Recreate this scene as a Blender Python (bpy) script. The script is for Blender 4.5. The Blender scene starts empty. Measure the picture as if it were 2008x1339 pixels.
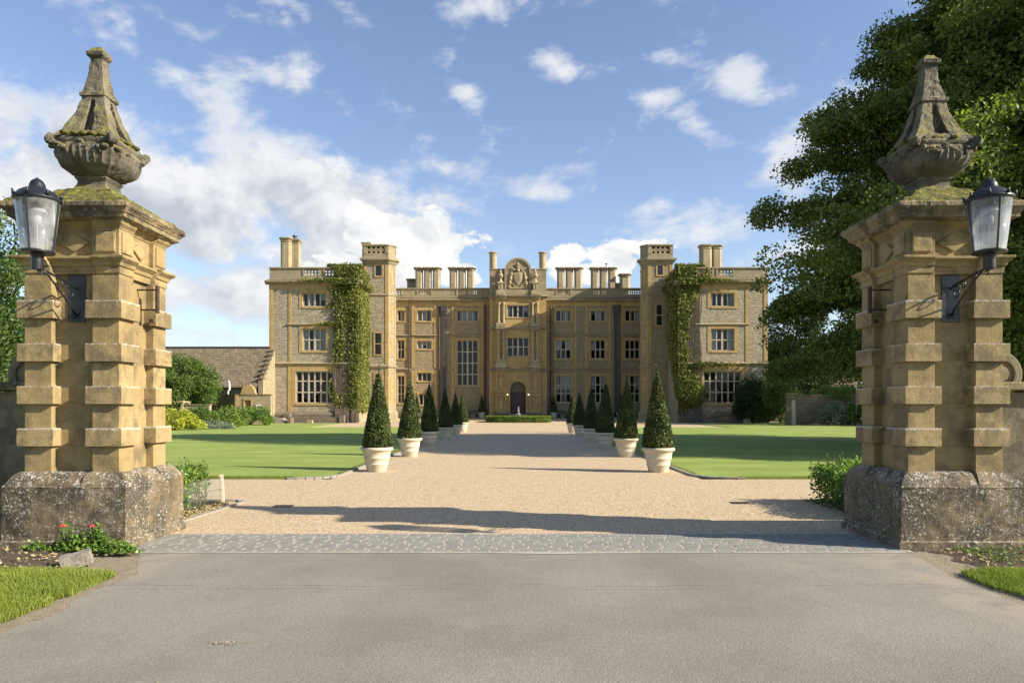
import bpy, bmesh, math, random
import numpy as np
from mathutils import Vector, Matrix, noise
R = math.radians
PI = math.pi
random.seed(11)
rng = np.random.default_rng(11)
scene = bpy.context.scene
col = scene.collection

# ---------------------------------------------------------------- camera
EYE = 1.55
cam_d = bpy.data.cameras.new("camera")
cam = bpy.data.objects.new("camera", cam_d)
col.objects.link(cam)
cam.location = (0, 0, EYE)
cam.rotation_euler = (R(90), 0, 0)
cam_d.sensor_width = 36
cam_d.lens = 1400 / 2008 * 36
cam_d.shift_x = -6 / 2008
cam_d.shift_y = 128.5 / 2008
cam_d.clip_start = 0.1
cam_d.clip_end = 3000
scene.camera = cam
scene.view_settings.view_transform = 'Standard'
scene.view_settings.look = 'None'
scene.view_settings.exposure = 1.10
scene.view_settings.gamma = 1
scene.render.resolution_x = 1024
scene.render.resolution_y = 682

# ---------------------------------------------------------------- sun + sky
SLOPE, TELEV = 0.29, 0.555          # shadow runs -x, +SLOPE*y ; tan(elevation)*horizontal
sun_dir = Vector((1, -SLOPE, TELEV * 1.03)).normalized()     # towards the sun
elev = math.asin(sun_dir.z)
sd = bpy.data.lights.new("sun", 'SUN')
sd.energy = 5.0
sd.angle = R(0.53)
sd.color = (1.0, 0.89, 0.72)
so = bpy.data.objects.new("sun", sd)
col.objects.link(so)
so.rotation_euler = (-sun_dir).to_track_quat('-Z', 'Y').to_euler()

world = bpy.data.worlds.new("World")
scene.world = world
world.use_nodes = True
wt = world.node_tree
wt.nodes.clear()


class NT:
    """small node-tree helper"""
    def __init__(s, t): s.t = t
    def n(s, typ, ins=None, **kw):
        nd = s.t.nodes.new(typ)
        for k, v in kw.items(): setattr(nd, k, v)
        for k, v in (ins or {}).items():
            if isinstance(v, bpy.types.NodeSocket): s.t.links.new(v, nd.inputs[k])
            elif v is not None: nd.inputs[k].default_value = v
        return nd
    def m(s, op, a, b=None, c=None, clamp=False):
        d = {0: a}
        if b is not None: d[1] = b
        if c is not None: d[2] = c
        return s.n('ShaderNodeMath', d, operation=op, use_clamp=clamp).outputs[0]
    def v(s, op, a, b=None):
        d = {0: a}
        if b is not None: d[1] = b
        return s.n('ShaderNodeVectorMath', d, operation=op).outputs[0]
    def mix(s, f, a, b, blend='MIX'):
        nd = s.n('ShaderNodeMix', data_type='RGBA', blend_type=blend)
        nd.clamp_factor = True
        for i, v_ in ((0, f), (6, a), (7, b)):
            if isinstance(v_, bpy.types.NodeSocket): s.t.links.new(v_, nd.inputs[i])
            else: nd.inputs[i].default_value = v_ if not isinstance(v_, tuple) or len(v_) == 4 else (*v_, 1)
        return nd.outputs[2]
    def noise(s, vec, scale, detail=4, rough=.55, dist=0.0, out=0):
        return s.n('ShaderNodeTexNoise', {'Vector': vec, 'Scale': scale, 'Detail': detail, 'Roughness': rough, 'Distortion': dist}).outputs[out]
    def vor(s, vec, scale, feature='F1', out=0, rand=1.0):
        return s.n('ShaderNodeTexVoronoi', {'Vector': vec, 'Scale': scale, 'Randomness': rand}, feature=feature).outputs[out]
    def ramp(s, f, stops, interp='LINEAR'):
        nd = s.n('ShaderNodeValToRGB', {0: f})
        cr = nd.color_ramp
        cr.interpolation = interp
        while len(cr.elements) < len(stops): cr.elements.new(0.5)
        for e, (p, c) in zip(cr.elements, stops):
            e.position = p
            e.color = (*c, 1) if not isinstance(c, (int, float)) else (c, c, c, 1)
        return nd.outputs[0]
    def step(s, x, a, b):
        return s.n('ShaderNodeMapRange', {0: x, 1: a, 2: b, 3: 0.0, 4: 1.0}, interpolation_type='SMOOTHSTEP').outputs[0]


W = NT(wt)
tc = W.n('ShaderNodeTexCoord').outputs['Generated']
sky = W.n('ShaderNodeTexSky', sky_type='NISHITA', sun_disc=False, sun_elevation=elev,
          sun_rotation=math.atan2(sun_dir.x, sun_dir.y), altitude=50, air_density=1.0, dust_density=0.6, ozone_density=1.6)
sx = W.n('ShaderNodeSeparateXYZ', {0: tc})
az = W.m('ARCTAN2', sx.outputs[0], sx.outputs[1])
el = W.m('ARCSINE', sx.outputs[2])


def az_el(px, py):
    dx = px - 1010
    return math.atan2(dx, 1400), math.atan2(798 - py, math.hypot(1400, dx))


def blob_sum(lst):
    tot = None
    for px, py, wx, wy, rot, amp in lst:
        a0, e0 = az_el(px, py)
        da = W.m('SUBTRACT', az, a0); de = W.m('SUBTRACT', el, e0)
        c, s_ = math.cos(R(rot)), math.sin(R(rot))
        x = W.m('DIVIDE', W.m('ADD', W.m('MULTIPLY', da, c), W.m('MULTIPLY', de, s_)), wx / 1500)
        y = W.m('DIVIDE', W.m('SUBTRACT', W.m('MULTIPLY', de, c), W.m('MULTIPLY', da, s_)), wy / 1500)
        r2 = W.m('ADD', W.m('MULTIPLY', x, x), W.m('MULTIPLY', y, y))
        g = W.m('MULTIPLY', W.m('EXPONENT', W.m('MULTIPLY', r2, -1.0)), amp)
        tot = g if tot is None else W.m('MAXIMUM', tot, g)
    return tot


# measured directions of the clouds (soft, thin ones first)
wisps = [(60, 225, 168, 60, -5, 1.20), (230, 75, 106, 46, -22, 0.95), (390, 165, 168, 50, -18, 1.00), (580, 155, 106, 46, -15, 1.10), (520, 25, 90, 38, -30, 0.62),
         (370, 80, 95, 31, -35, 0.70), (470, 255, 140, 90, -28, 1.20), (920, 10, 123, 36, 5, 1.10), (1100, 130, 69, 26, -22, 1.00), (930, 230, 90, 31, -55, 0.82), (605, 45, 45, 19, -40, 0.60),
         (1450, 150, 92, 50, -25, 1.20), (1310, 108, 62, 24, -15, 0.75), (1290, 195, 54, 24, -5, 1.00), (1360, 245, 62, 34, -35, 0.95), (1610, 240, 168, 43, 28, 1.15),
         (1550, 335, 101, 41, 5, 1.15), (1020, 360, 146, 34, -6, 1.10), (820, 300, 101, 36, -22, 0.82), (1400, 440, 258, 50, 8, 1.00), (1270, 420, 67, 24, 10, 0.80),
         (420, 660, 157, 31, 0, 0.90), (1560, 500, 179, 48, 0, 0.80), (1740, 60, 134, 36, 20, 0.50), (880, 400, 112, 41, -10, 0.95), (700, 30, 67, 22, -30, 0.50)]
bank = [(380, 565, 360, 70, 0, .95), (120, 330, 330, 120, -8, 1.0), (330, 420, 300, 160, -15, 1.05), (560, 390, 240, 105, -18, 1.0), (700, 400, 210, 110, -14, 1.0), (650, 500, 320, 90, 0, .9), (450, 520, 300, 90, 0, .8)]
cumul = [(845, 478, 95, 72, 0, 1.35), (780, 490, 130, 80, 0, 1.3), (700, 540, 170, 60, 0, 1.2), (1110, 500, 42, 46, 0, 1.1), (1205, 505, 62, 46, 0, 1.1), (1150, 540, 80, 30, 0, 1.05),
         (1290, 500, 62, 34, 0, 1.0), (900, 540, 60, 40, 0, .95)]
cvec = W.n('ShaderNodeCombineXYZ', {0: az, 1: W.m('MULTIPLY', el, 1.35), 2: 0.37}).outputs[0]


def warp(vec, off=(0, 0, 0)):
    w1 = W.n('ShaderNodeTexNoise', {'Vector': W.v('ADD', vec, off), 'Scale': 6.0, 'Detail': 3.0}).outputs[1]
    w1 = W.v('MULTIPLY', W.v('SUBTRACT', w1, (.5, .5, .5)), (.10, .07, 0.0))
    return W.v('ADD', W.v('ADD', vec, off), w1)


def cover(off):
    p = warp(cvec, off)
    n1 = W.noise(p, 9.0, 9.0, .60)
    n2 = W.noise(p, 17.0, 9.0, .56)
    return n1, n2


SUNOFF = (0.018, 0.030, 0.0)
nA, nB = cover((0, 0, 0))
nA2, nB2 = cover(SUNOFF)
bw, bb, bc = blob_sum(wisps), blob_sum(bank), blob_sum(cumul)
behind = W.m('MULTIPLY', W.step(W.m('ABSOLUTE', az), 0.80, 1.1), .18)       # scattered cloud all round the rest of the sky
svec = W.n('ShaderNodeCombineXYZ', {0: W.m('ADD', az, W.m('MULTIPLY', el, .9)), 1: W.m('MULTIPLY', W.m('SUBTRACT', el, W.m('MULTIPLY', az, .25)), 3.4), 2: 1.7}).outputs[0]
nS = W.noise(warp(svec), 7.0, 8.0, .62)
dW = W.m('ADD', W.m('MAXIMUM', bw, behind), W.m('ADD', W.m('MULTIPLY', W.m('SUBTRACT', nB, .5), 2.9), W.m('MULTIPLY', W.m('SUBTRACT', nS, .5), 2.6)))
aW = W.m('MULTIPLY', W.step(dW, .32, 1.50), .96)
dB = W.m('ADD', bb, W.m('MULTIPLY', W.m('SUBTRACT', nA, .5), 2.3))
aB = W.step(dB, .42, .86)
dC = W.m('ADD', bc, W.m('MULTIPLY', W.m('SUBTRACT', nB, .5), 2.2))
aC = W.step(dC, .50, .66)
# self shading from the density towards the sun
shB = W.m('ADD', .60, W.m('MULTIPLY', W.m('SUBTRACT', nA, nA2), 3.4))
shB = W.m('SUBTRACT', shB, W.m('MULTIPLY', W.step(bb, .75, 1.1), .12), clamp=True)
shC = W.m('ADD', .92, W.m('MULTIPLY', W.m('SUBTRACT', nB, nB2), 3.4), clamp=True)
grey, white = (.53, .58, .66), (.98, .98, .97)
colB = W.mix(shB, grey, (.90, .91, .93))
colC = W.mix(shC, (.66, .70, .76), white)
colW = W.mix(W.m('MULTIPLY', nA, 1.3), (.62, .68, .78), (.90, .91, .94))
CS = 6.6
skyc = W.n('ShaderNodeHueSaturation', {'Hue': 0.508, 'Saturation': 1.0, 'Value': 1.3, 'Color': sky.outputs[0]}).outputs[0]
# thin veil low over the horizon
hz = W.m('MULTIPLY', W.m('EXPONENT', W.m('MULTIPLY', W.m('MAXIMUM', el, 0.0), -7.0)), .50)


def sc(c):
    return W.mix(1.0, c, (CS, CS, CS), 'MULTIPLY')


o = W.mix(hz, skyc, sc(W.mix(0.0, (.62, .70, .84), (.62, .70, .84))))
o = W.mix(aW, o, sc(colW))
o = W.mix(aB, o, sc(colB))
o = W.mix(aC, o, sc(colC))
bg = W.n('ShaderNodeBackground', {'Color': o, 'Strength': 0.072})
wo = W.n('ShaderNodeOutputWorld', {'Surface': bg.outputs[0]})


# ---------------------------------------------------------------- mesh helpers
class MB:
    """collects shapes, links them as ONE mesh object"""
    def __init__(s): s.v = []; s.f = []; s.mi = []; s.cur = 0; s.st = []
    def add(s, vs, fs):
        b = len(s.v); s.st.append((b, len(s.f)))
        s.v.extend([tuple(x) for x in vs])
        s.f.extend([tuple(b + i for i in f) for f in fs])
        s.mi.extend([s.cur] * len(fs))
        return s
    def box(s, x0, x1, y0, y1, z0, z1):
        x0, x1 = min(x0, x1), max(x0, x1)
        y0, y1 = min(y0, y1), max(y0, y1)
        v = [(x0, y0, z0), (x1, y0, z0), (x1, y1, z0), (x0, y1, z0), (x0, y0, z1), (x1, y0, z1), (x1, y1, z1), (x0, y1, z1)]
        return s.add(v, [(3, 2, 1, 0), (4, 5, 6, 7), (0, 1, 5, 4), (1, 2, 6, 5), (2, 3, 7, 6), (3, 0, 4, 7)])
    def loft(s, rings, cap=True, close=True):
        """rings: list of equal-length vertex loops (counter clockwise seen from the end of the loft)"""
        n = len(rings[0]); vs = [p for r in rings for p in r]; fs = []
        for i in range(len(rings) - 1):
            for j in range(n if close else n - 1):
                k = (j + 1) % n
                fs.append((i * n + j, i * n + k, (i + 1) * n + k, (i + 1) * n + j))
        if cap:
            fs.append(tuple(range(n - 1, -1, -1)))
            fs.append(tuple((len(rings) - 1) * n + j for j in range(n)))
        return s.add(vs, fs)
    def prism(s, poly, z0, z1):
        """poly: (x, y) ccw, extruded in z"""
        return s.loft([[(x, y, z0) for x, y in poly], [(x, y, z1) for x, y in poly]])
    def prism_y(s, poly, y0, y1):
        """poly: (x, z) ccw seen from the front (-y), extruded in y"""
        return s.loft([[(x, y1, z) for x, z in poly], [(x, y0, z) for x, z in poly]])
    def lathe(s, prof, c=(0, 0), n=24, cap=True, sq=None):
        """prof: list of (radius, z)"""
        rings = []
        for r, z in prof:
            rings.append([(c[0] + r * math.cos(2 * PI * k / n), c[1] + r * math.sin(2 * PI * k / n), z) for k in range(n)])
        return s.loft(rings, cap)
    def tube(s, pts, r, n=8, cap=True):
        pts = [Vector(p) for p in pts]
        rs = r if isinstance(r, (list, tuple)) else [r] * len(pts)
        rings = []; up = None
        for i, p in enumerate(pts):
            t = (pts[min(i + 1, len(pts) - 1)] - pts[max(i - 1, 0)]).normalized()
            if up is None:
                up = Vector((0, 0, 1)) if abs(t.z) < .9 else Vector((1, 0, 0))
            a = t.cross(up)
            if a.length < 1e-4: a = t.orthogonal()
            a.normalize(); b = t.cross(a)
            rings.append([p + rs[i] * (math.cos(2 * PI * k / n) * a + math.sin(2 * PI * k / n) * b) for k in range(n)])
        return s.loft(rings, cap)
    def ring(s, cx, cz, ro, ri, y0, y1, n=10):
        """flat ring in the xz plane with thickness in y"""
        vs = []
        for k in range(n):
            a = 2 * PI * k / n; c, sn = math.cos(a), math.sin(a)
            vs += [(cx + ro * c, y0, cz + ro * sn), (cx + ri * c, y0, cz + ri * sn), (cx + ri * c, y1, cz + ri * sn), (cx + ro * c, y1, cz + ro * sn)]
        fs = []
        for k in range(n):
            a = 4 * k; b = 4 * ((k + 1) % n)
            for q in range(4):
                r_ = (q + 1) % 4
                fs.append((a + q, a + r_, b + r_, b + q))
        return s.add(vs, fs)
    def sphere(s, c, r, n=10, m=6, sc3=(1, 1, 1)):
        rings = []
        for i in range(m + 1):
            t = -PI / 2 + PI * i / m
            rr = max(math.cos(t), .02) * r
            rings.append([(c[0] + rr * math.cos(2 * PI * k / n) * sc3[0], c[1] + rr * math.sin(2 * PI * k / n) * sc3[1], c[2] + r * math.sin(t) * sc3[2]) for k in range(n)])
        return s.loft(rings)
    def build_each(s, name, mats, parent=None, **kw):
        """one object for every shape that was added"""
        out = []
        st = s.st + [(len(s.v), len(s.f))]
        for (v0, f0), (v1, f1) in zip(st, st[1:]):
            m_ = MB(); m_.add(s.v[v0:v1], [tuple(i - v0 for i in f) for f in s.f[f0:f1]])
            out.append(m_.build(name, mats, parent, **kw))
        return out
    def build(s, name, mats, parent=None, smooth=False, bevel=0, loc=None, fix=True):
        me = bpy.data.meshes.new(name)
        me.from_pydata(s.v, [], s.f)
        for m_ in (mats if isinstance(mats, (list, tuple)) else [mats]): me.materials.append(m_)
        if len(set(s.mi)) > 1: me.polygons.foreach_set('material_index', s.mi)
        if fix:
            bm = bmesh.new(); bm.from_mesh(me)
            bmesh.ops.recalc_face_normals(bm, faces=bm.faces)
            bm.to_mesh(me); bm.free()
        if smooth is True:
            me.polygons.foreach_set('use_smooth', [True] * len(me.polygons))
        elif smooth:
            me.polygons.foreach_set('use_smooth', [True] * len(me.polygons))
            me.set_sharp_from_angle(angle=R(smooth))
        me.update()
        o = bpy.data.objects.new(name, me)
        col.objects.link(o)
        if parent: o.parent = parent
        if loc: o.location = loc
        if bevel:
            md = o.modifiers.new('bevel', 'BEVEL'); md.width = bevel; md.segments = 2; md.limit_method = 'ANGLE'; md.angle_limit = R(40)
        return o


def tag(o, label=None, cat=None, group=None, kind=None):
    if label: o['label'] = label
    if cat: o['category'] = cat
    if group: o['group'] = group
    if kind: o['kind'] = kind
    return o


def empty(name, loc, label, cat, group=None, rz=0):
    e = bpy.data.objects.new(name, None)
    e.empty_display_size = .3
    col.objects.link(e); e.location = loc; e.rotation_euler = (0, 0, rz)
    return tag(e, label, cat, group)


def copy_tree(o, parent=None):
    kids = [c for c in col.objects if c.parent == o]
    c = o.copy(); col.objects.link(c)
    if parent: c.parent = parent
    for k in kids: copy_tree(k, c)
    return c


def rough(o, cut, amp, scale, seed=0, keep_z=False):
    """cut up the faces and weather the surface with real displacement"""
    me = o.data; bm = bmesh.new(); bm.from_mesh(me)
    for _ in range(6):
        es = [e for e in bm.edges if e.calc_length() > cut]
        if not es: break
        bmesh.ops.subdivide_edges(bm, edges=es, cuts=1, use_grid_fill=True)
        if len(bm.verts) > 60000: break
    bmesh.ops.triangulate(bm, faces=[f for f in bm.faces if len(f.verts) > 4])
    bm.normal_update()
    for v in bm.verts:
        p = v.co * scale + Vector((seed, seed * 1.7, 0))
        d = noise.noise(p) * .6 + noise.noise(p * 2.7) * .4
        v.co += v.normal * d * amp
    bm.to_mesh(me); bm.free(); me.update()
    return o


def np_mesh(name, verts, faces, mats, parent=None, mi=None, smooth=False):
    """fast quad mesh from numpy arrays"""
    me = bpy.data.meshes.new(name)
    nv, nf = len(verts), len(faces)
    k = faces.shape[1]
    me.vertices.add(nv); me.vertices.foreach_set('co', np.ascontiguousarray(verts, dtype=np.float32).ravel())
    me.loops.add(nf * k); me.loops.foreach_set('vertex_index', np.ascontiguousarray(faces, dtype=np.int32).ravel())
    me.polygons.add(nf)
    me.polygons.foreach_set('loop_start', np.arange(0, nf * k, k, dtype=np.int32))
    me.polygons.foreach_set('loop_total', np.full(nf, k, dtype=np.int32))
    for m_ in (mats if isinstance(mats, (list, tuple)) else [mats]): me.materials.append(m_)
    if mi is not None: me.polygons.foreach_set('material_index', np.asarray(mi, dtype=np.int32))
    me.update(calc_edges=True); me.validate()
    o = bpy.data.objects.new(name, me); col.objects.link(o)
    if parent: o.parent = parent
    return o


def leaf_quads(P, size, N=None, align=.0, asp=.62, fold=.18):
    """P: (n,3) points; each becomes a folded leaf of 4 corners; N: preferred normals"""
    n = len(P)
    size = np.broadcast_to(size, (n,))[:, None]
    nn = rng.normal(size=(n, 3)); nn /= np.linalg.norm(nn, axis=1)[:, None]
    if N is not None:
        nn = nn * (1 - align) + N * align
        nn /= np.linalg.norm(nn, axis=1)[:, None] + 1e-9
    a = np.cross(nn, rng.normal(size=(n, 3))); a /= np.linalg.norm(a, axis=1)[:, None] + 1e-9
    b = np.cross(nn, a)
    v = np.stack([P - a * size * .5, P + b * size * .5 * asp + nn * size * fold * .5, P + a * size * .5, P - b * size * .5 * asp + nn * size * fold * .5], 1).reshape(-1, 3)
    f = np.arange(4 * n).reshape(n, 4)
    return v, f


def join_np(parts):
    vs, fs, ms = [], [], []; b = 0
    for v, f, m in parts:
        vs.append(v); fs.append(f + b); ms.append(np.full(len(f), m)); b += len(v)
    return np.concatenate(vs), np.concatenate(fs), np.concatenate(ms)

# ---------------------------------------------------------------- materials
def kk(c, k): return tuple(min(1, x * k) for x in c)


def new_mat(name):
    m = bpy.data.materials.new(name); m.use_nodes = True
    m.node_tree.nodes.clear()
    T = NT(m.node_tree)
    p = T.n('ShaderNodeBsdfPrincipled')
    T.n('ShaderNodeOutputMaterial', {'Surface': p.outputs[0]})
    co = T.n('ShaderNodeTexCoord').outputs['Object']
    return m, T, p, co


def setp(T, p, color=None, rough=None, bump=None, bstr=.3, bdist=.01, **kw):
    if color is not None:
        if isinstance(color, bpy.types.NodeSocket): T.t.links.new(color, p.inputs['Base Color'])
        else: p.inputs['Base Color'].default_value = (*color, 1)
    if rough is not None:
        if isinstance(rough, bpy.types.NodeSocket): T.t.links.new(rough, p.inputs['Roughness'])
        else: p.inputs['Roughness'].default_value = rough
    if bump is not None:
        b = T.n('ShaderNodeBump', {'Strength': bstr, 'Distance': bdist, 'Height': bump})
        T.t.links.new(b.outputs[0], p.inputs['Normal'])
    for k, v in kw.items(): p.inputs[k].default_value = v


def plain(name, color, rough=.6, metal=0, var=.12, scale=6, bump=.15, bd=.004):
    m, T, p, co = new_mat(name)
    color = kk(color, .80)
    n = T.noise(co, scale, 5)
    c = T.mix(n, tuple(x * (1 - var * 1.6) for x in color), tuple(min(1, x * (1 + var * 1.6)) for x in color))
    setp(T, p, c, rough, T.noise(co, scale * 6, 4), bump, bd, Metallic=metal)
    return m


def lichen(T, co, base, amount, scale=18, white=(.50, .48, .42), dark=None, dark_amt=0.0, up=True):
    """crusty lichen spots, thicker on faces that look up"""
    wv = T.v('ADD', co, T.v('MULTIPLY', T.v('SUBTRACT', T.noise(co, scale * .8, 4, out=1), (.5, .5, .5)), (.09, .09, .09)))
    geo = T.n('ShaderNodeNewGeometry')
    nz = T.n('ShaderNodeSeparateXYZ', {0: geo.outputs['Normal']}).outputs[2]
    c = base
    if dark is not None:
        dn = T.noise(co, 2.6, 8, .68)
        c = T.mix(T.m('MULTIPLY', T.step(dn, .60 - dark_amt * .28, .72 - dark_amt * .2), .85), c, dark)
    d = T.vor(wv, scale)
    d2 = T.vor(wv, scale * 2.3)
    patch = T.noise(co, 3.1, 5, .6)
    thr = T.m('ADD', T.m('MULTIPLY', patch, .62 * amount), -.14 + .10 * amount)
    if up: thr = T.m('ADD', thr, T.m('MULTIPLY', T.m('MAXIMUM', nz, 0.0), .13))
    s1 = T.m('SUBTRACT', 1.0, T.step(T.m('SUBTRACT', d, thr), .0, .07))
    s2 = T.m('SUBTRACT', 1.0, T.step(T.m('SUBTRACT', d2, T.m('MULTIPLY', thr, .9)), .0, .08))
    sp = T.m('MULTIPLY', T.m('MAXIMUM', s1, s2), T.step(T.noise(co, scale * .42, 3, .6), .36, .55))
    wc = T.mix(T.noise(co, scale * 3, 3), tuple(x * .72 for x in white), white)
    return T.mix(T.m('MULTIPLY', sp, .78), c, wc), sp


def limestone(name, c1, c2, lich=.2, dark_amt=.2, dark=(.10, .085, .06), moss=0.0, bstr=.5, lscale=18, courses=None):
    m, T, p, co = new_mat(name)
    c1, c2 = kk(c1, .74), kk(c2, .74); dark = kk(dark, .8)
    n1 = T.noise(co, 1.7, 6, .6); n2 = T.noise(co, 11, 6, .62); n3 = T.noise(co, 60, 4, .6)
    c = T.mix(T.step(n1, .32, .68), c1, c2)
    c = T.mix(T.m('MULTIPLY', T.step(n2, .35, .75), .42), c, tuple(x * .55 for x in c1))
    c = T.mix(T.m('MULTIPLY', n3, .25), c, tuple(min(1, x * 1.35) for x in c2))
    if courses:
        zz = T.n('ShaderNodeSeparateXYZ', {0: co}).outputs[2]
        fr = T.m('ABSOLUTE', T.m('SUBTRACT', T.m('FRACT', T.m('DIVIDE', T.m('SUBTRACT', zz, .8825), courses)), .5))
        c = T.mix(T.m('MULTIPLY', T.m('SUBTRACT', 1.0, T.step(fr, .004, .016)), .55), c, kk(c1, .45))
        blk = T.n('ShaderNodeTexWhiteNoise', {'W': T.m('ADD', T.m('FLOOR', T.m('DIVIDE', T.m('SUBTRACT', zz, .645), courses)), T.m('MULTIPLY', T.m('SIGN', T.n('ShaderNodeSeparateXYZ', {0: co}).outputs[0]), .3))}, noise_dimensions='1D').outputs[0]
        c = T.mix(T.m('MULTIPLY', blk, .30), c, kk(c1, .70))
    # horizontal sediment banding
    sv = T.v('MULTIPLY', co, (1.5, 1.5, 26))
    c = T.mix(T.m('MULTIPLY', T.step(T.noise(sv, 1.0, 3), .5, .7), .20), c, tuple(x * .7 for x in c1))
    c, sp = lichen(T, co, c, lich, lscale, dark=dark, dark_amt=dark_amt)
    if 'block' in name:       # white crust that has grown along the top arris of each block
        zz = T.n('ShaderNodeSeparateXYZ', {0: co}).outputs[2]
        tt = T.m('MULTIPLY', T.m('ABSOLUTE', T.m('SUBTRACT', T.m('FRACT', T.m('DIVIDE', T.m('SUBTRACT', zz, 1.08), .4706)), .5)), .4706)
        e = T.m('SUBTRACT', 1.0, T.step(T.m('ADD', tt, T.m('MULTIPLY', T.noise(co, 26, 5, .7), .10)), .045, .075))
        c = T.mix(T.m('MULTIPLY', e, .9), c, (.52, .50, .44))
    if moss > 0:
        geo = T.n('ShaderNodeNewGeometry')
        nz = T.n('ShaderNodeSeparateXYZ', {0: geo.outputs['Normal']}).outputs[2]
        mm = T.m('MULTIPLY', T.step(nz, .12, .6), T.step(T.noise(co, 7, 6, .65), .62 - moss * .3, .70 - moss * .25))
        c = T.mix(mm, c, T.mix(T.noise(co, 40, 3), (.075, .07, .012), (.22, .20, .035)))
    h = T.m('ADD', T.m('MULTIPLY', n2, .6), T.m('ADD', T.m('MULTIPLY', n3, .35), T.m('MULTIPLY', sp, .25)))
    setp(T, p, c, .92, h, bstr, .02)
    return m


M = {}
M['pier'] = limestone('pier_stone', (.32, .235, .10), (.46, .345, .165), .34, .52, (.17, .13, .07), bstr=.55, lscale=26, courses=.475)
M['pier_block'] = limestone('pier_block_stone', (.32, .235, .105), (.45, .34, .17), .46, .55, (.16, .125, .07), bstr=.6, lscale=28)
M['plinth'] = limestone('plinth_stone', (.135, .10, .055), (.27, .205, .115), .95, .60, (.055, .048, .034), bstr=.9, lscale=27)
M['cornice'] = limestone('cornice_stone', (.23, .18, .10), (.36, .28, .155), .62, .62, (.06, .052, .036), moss=.4, bstr=.7)
M['urn'] = limestone('urn_stone', (.12, .108, .08), (.235, .205, .14), .55, .70, (.065, .06, .042), moss=.55, bstr=.9, lscale=22)
M['gatewall'] = limestone('gate_wall_stone', (.17, .145, .095), (.30, .25, .15), .42, .50, bstr=.8)


def mossy():
    m, T, p, co = new_mat('moss')
    n = T.noise(co, 9, 6, .7)
    c = T.ramp(n, [(.3, (.035, .035, .010)), (.5, (.10, .10, .018)), (.62, (.21, .19, .035)), (.8, (.17, .13, .05))])
    setp(T, p, c, 1.0, T.m('ADD', n, T.noise(co, 60, 4)), .9, .03)
    return m


M['moss'] = mossy()


def rubble(name, c1, c2, mortar, bw=.42, bh=.165, bstr=.8, stain=.25):
    m, T, p, co = new_mat(name)
    c1, c2, mortar = kk(c1, .74), kk(c2, .74), kk(mortar, .74)
    sp = T.n('ShaderNodeSeparateXYZ', {0: co})
    w = T.noise(co, 1.7, 3, out=1)
    v = T.n('ShaderNodeCombineXYZ', {0: T.m('ADD', sp.outputs[0], sp.outputs[1]), 1: sp.outputs[2], 2: 0.0}).outputs[0]
    v = T.v('ADD', v, T.v('MULTIPLY', T.v('SUBTRACT', w, (.5, .5, .5)), (.25, .10, 0)))
    bt = T.n('ShaderNodeTexBrick', {'Vector': v, 'Color1': (0, 0, 0, 1), 'Color2': (1, 1, 1, 1), 'Mortar': (.5, .5, .5, 1), 'Scale': 1.0,
                                    'Mortar Size': .018, 'Mortar Smooth': .35, 'Bias': 0.0, 'Brick Width': bw, 'Row Height': bh}, offset=.43, squash=.7, squash_frequency=3)
    rnd = bt.outputs[0]
    c = T.mix(rnd, c1, c2)
    c = T.mix(T.m('MULTIPLY', T.noise(co, 5, 5), .5), c, tuple(x * .72 for x in c1))
    c = T.mix(bt.outputs[1], c, mortar)
    c = T.mix(T.m('MULTIPLY', T.step(T.noise(T.v('MULTIPLY', co, (.5, .5, .22)), 1.0, 6, .65), .5, .72), stain), c, (.13, .115, .09))
    h = T.m('ADD', T.m('MULTIPLY', T.m('SUBTRACT', 1.0, bt.outputs[1]), .8), T.m('ADD', T.m('MULTIPLY', rnd, .5), T.m('MULTIPLY', T.noise(co, 9, 4, .6), .9)))
    setp(T, p, c, .93, h, bstr, .07)
    return m


M['rubble'] = rubble('rubble_limestone', (.40, .335, .22), (.68, .60, .44), (.37, .31, .20), bw=.33, bh=.17, bstr=1.0, stain=.18)
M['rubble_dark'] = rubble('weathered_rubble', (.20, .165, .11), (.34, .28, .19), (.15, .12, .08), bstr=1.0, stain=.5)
M['rubble_main'] = rubble('facade_rubble', (.36, .285, .165), (.56, .465, .30), (.32, .255, .155), bw=.33, bh=.17, bstr=.9, stain=.25)


def ashlar(name, c1, c2, bw=.9, bh=.34, stain=.3, bstr=.4):
    m, T, p, co = new_mat(name)
    c1, c2 = kk(c1, .74), kk(c2, .74)
    sp = T.n('ShaderNodeSeparateXYZ', {0: co})
    v = T.n('ShaderNodeCombineXYZ', {0: T.m('ADD', sp.outputs[0], sp.outputs[1]), 1: sp.outputs[2], 2: 0.0}).outputs[0]
    bt = T.n('ShaderNodeTexBrick', {'Vector': v, 'Color1': (0, 0, 0, 1), 'Color2': (1, 1, 1, 1), 'Mortar': (.5, .5, .5, 1), 'Scale': 1.0,
                                    'Mortar Size': .008, 'Mortar Smooth': .3, 'Bias': 0.0, 'Brick Width': bw, 'Row Height': bh})
    c = T.mix(T.m('MULTIPLY', T.m('ADD', bt.outputs[0], T.noise(co, 1.3, 6, .65)), .5), c1, c2)
    c = T.mix(T.m('MULTIPLY', bt.outputs[1], .5), c, tuple(x * .6 for x in c1))
    c = T.mix(T.m('MULTIPLY', T.step(T.noise(T.v('MULTIPLY', co, (1.4, 1.4, .35)), 1.0, 7, .66), .50, .70), stain), c, (.15, .125, .085))
    setp(T, p, c, .9, T.m('ADD', T.noise(co, 14, 5), T.m('MULTIPLY', bt.outputs[1], -.6)), bstr, .03)
    return m


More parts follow.
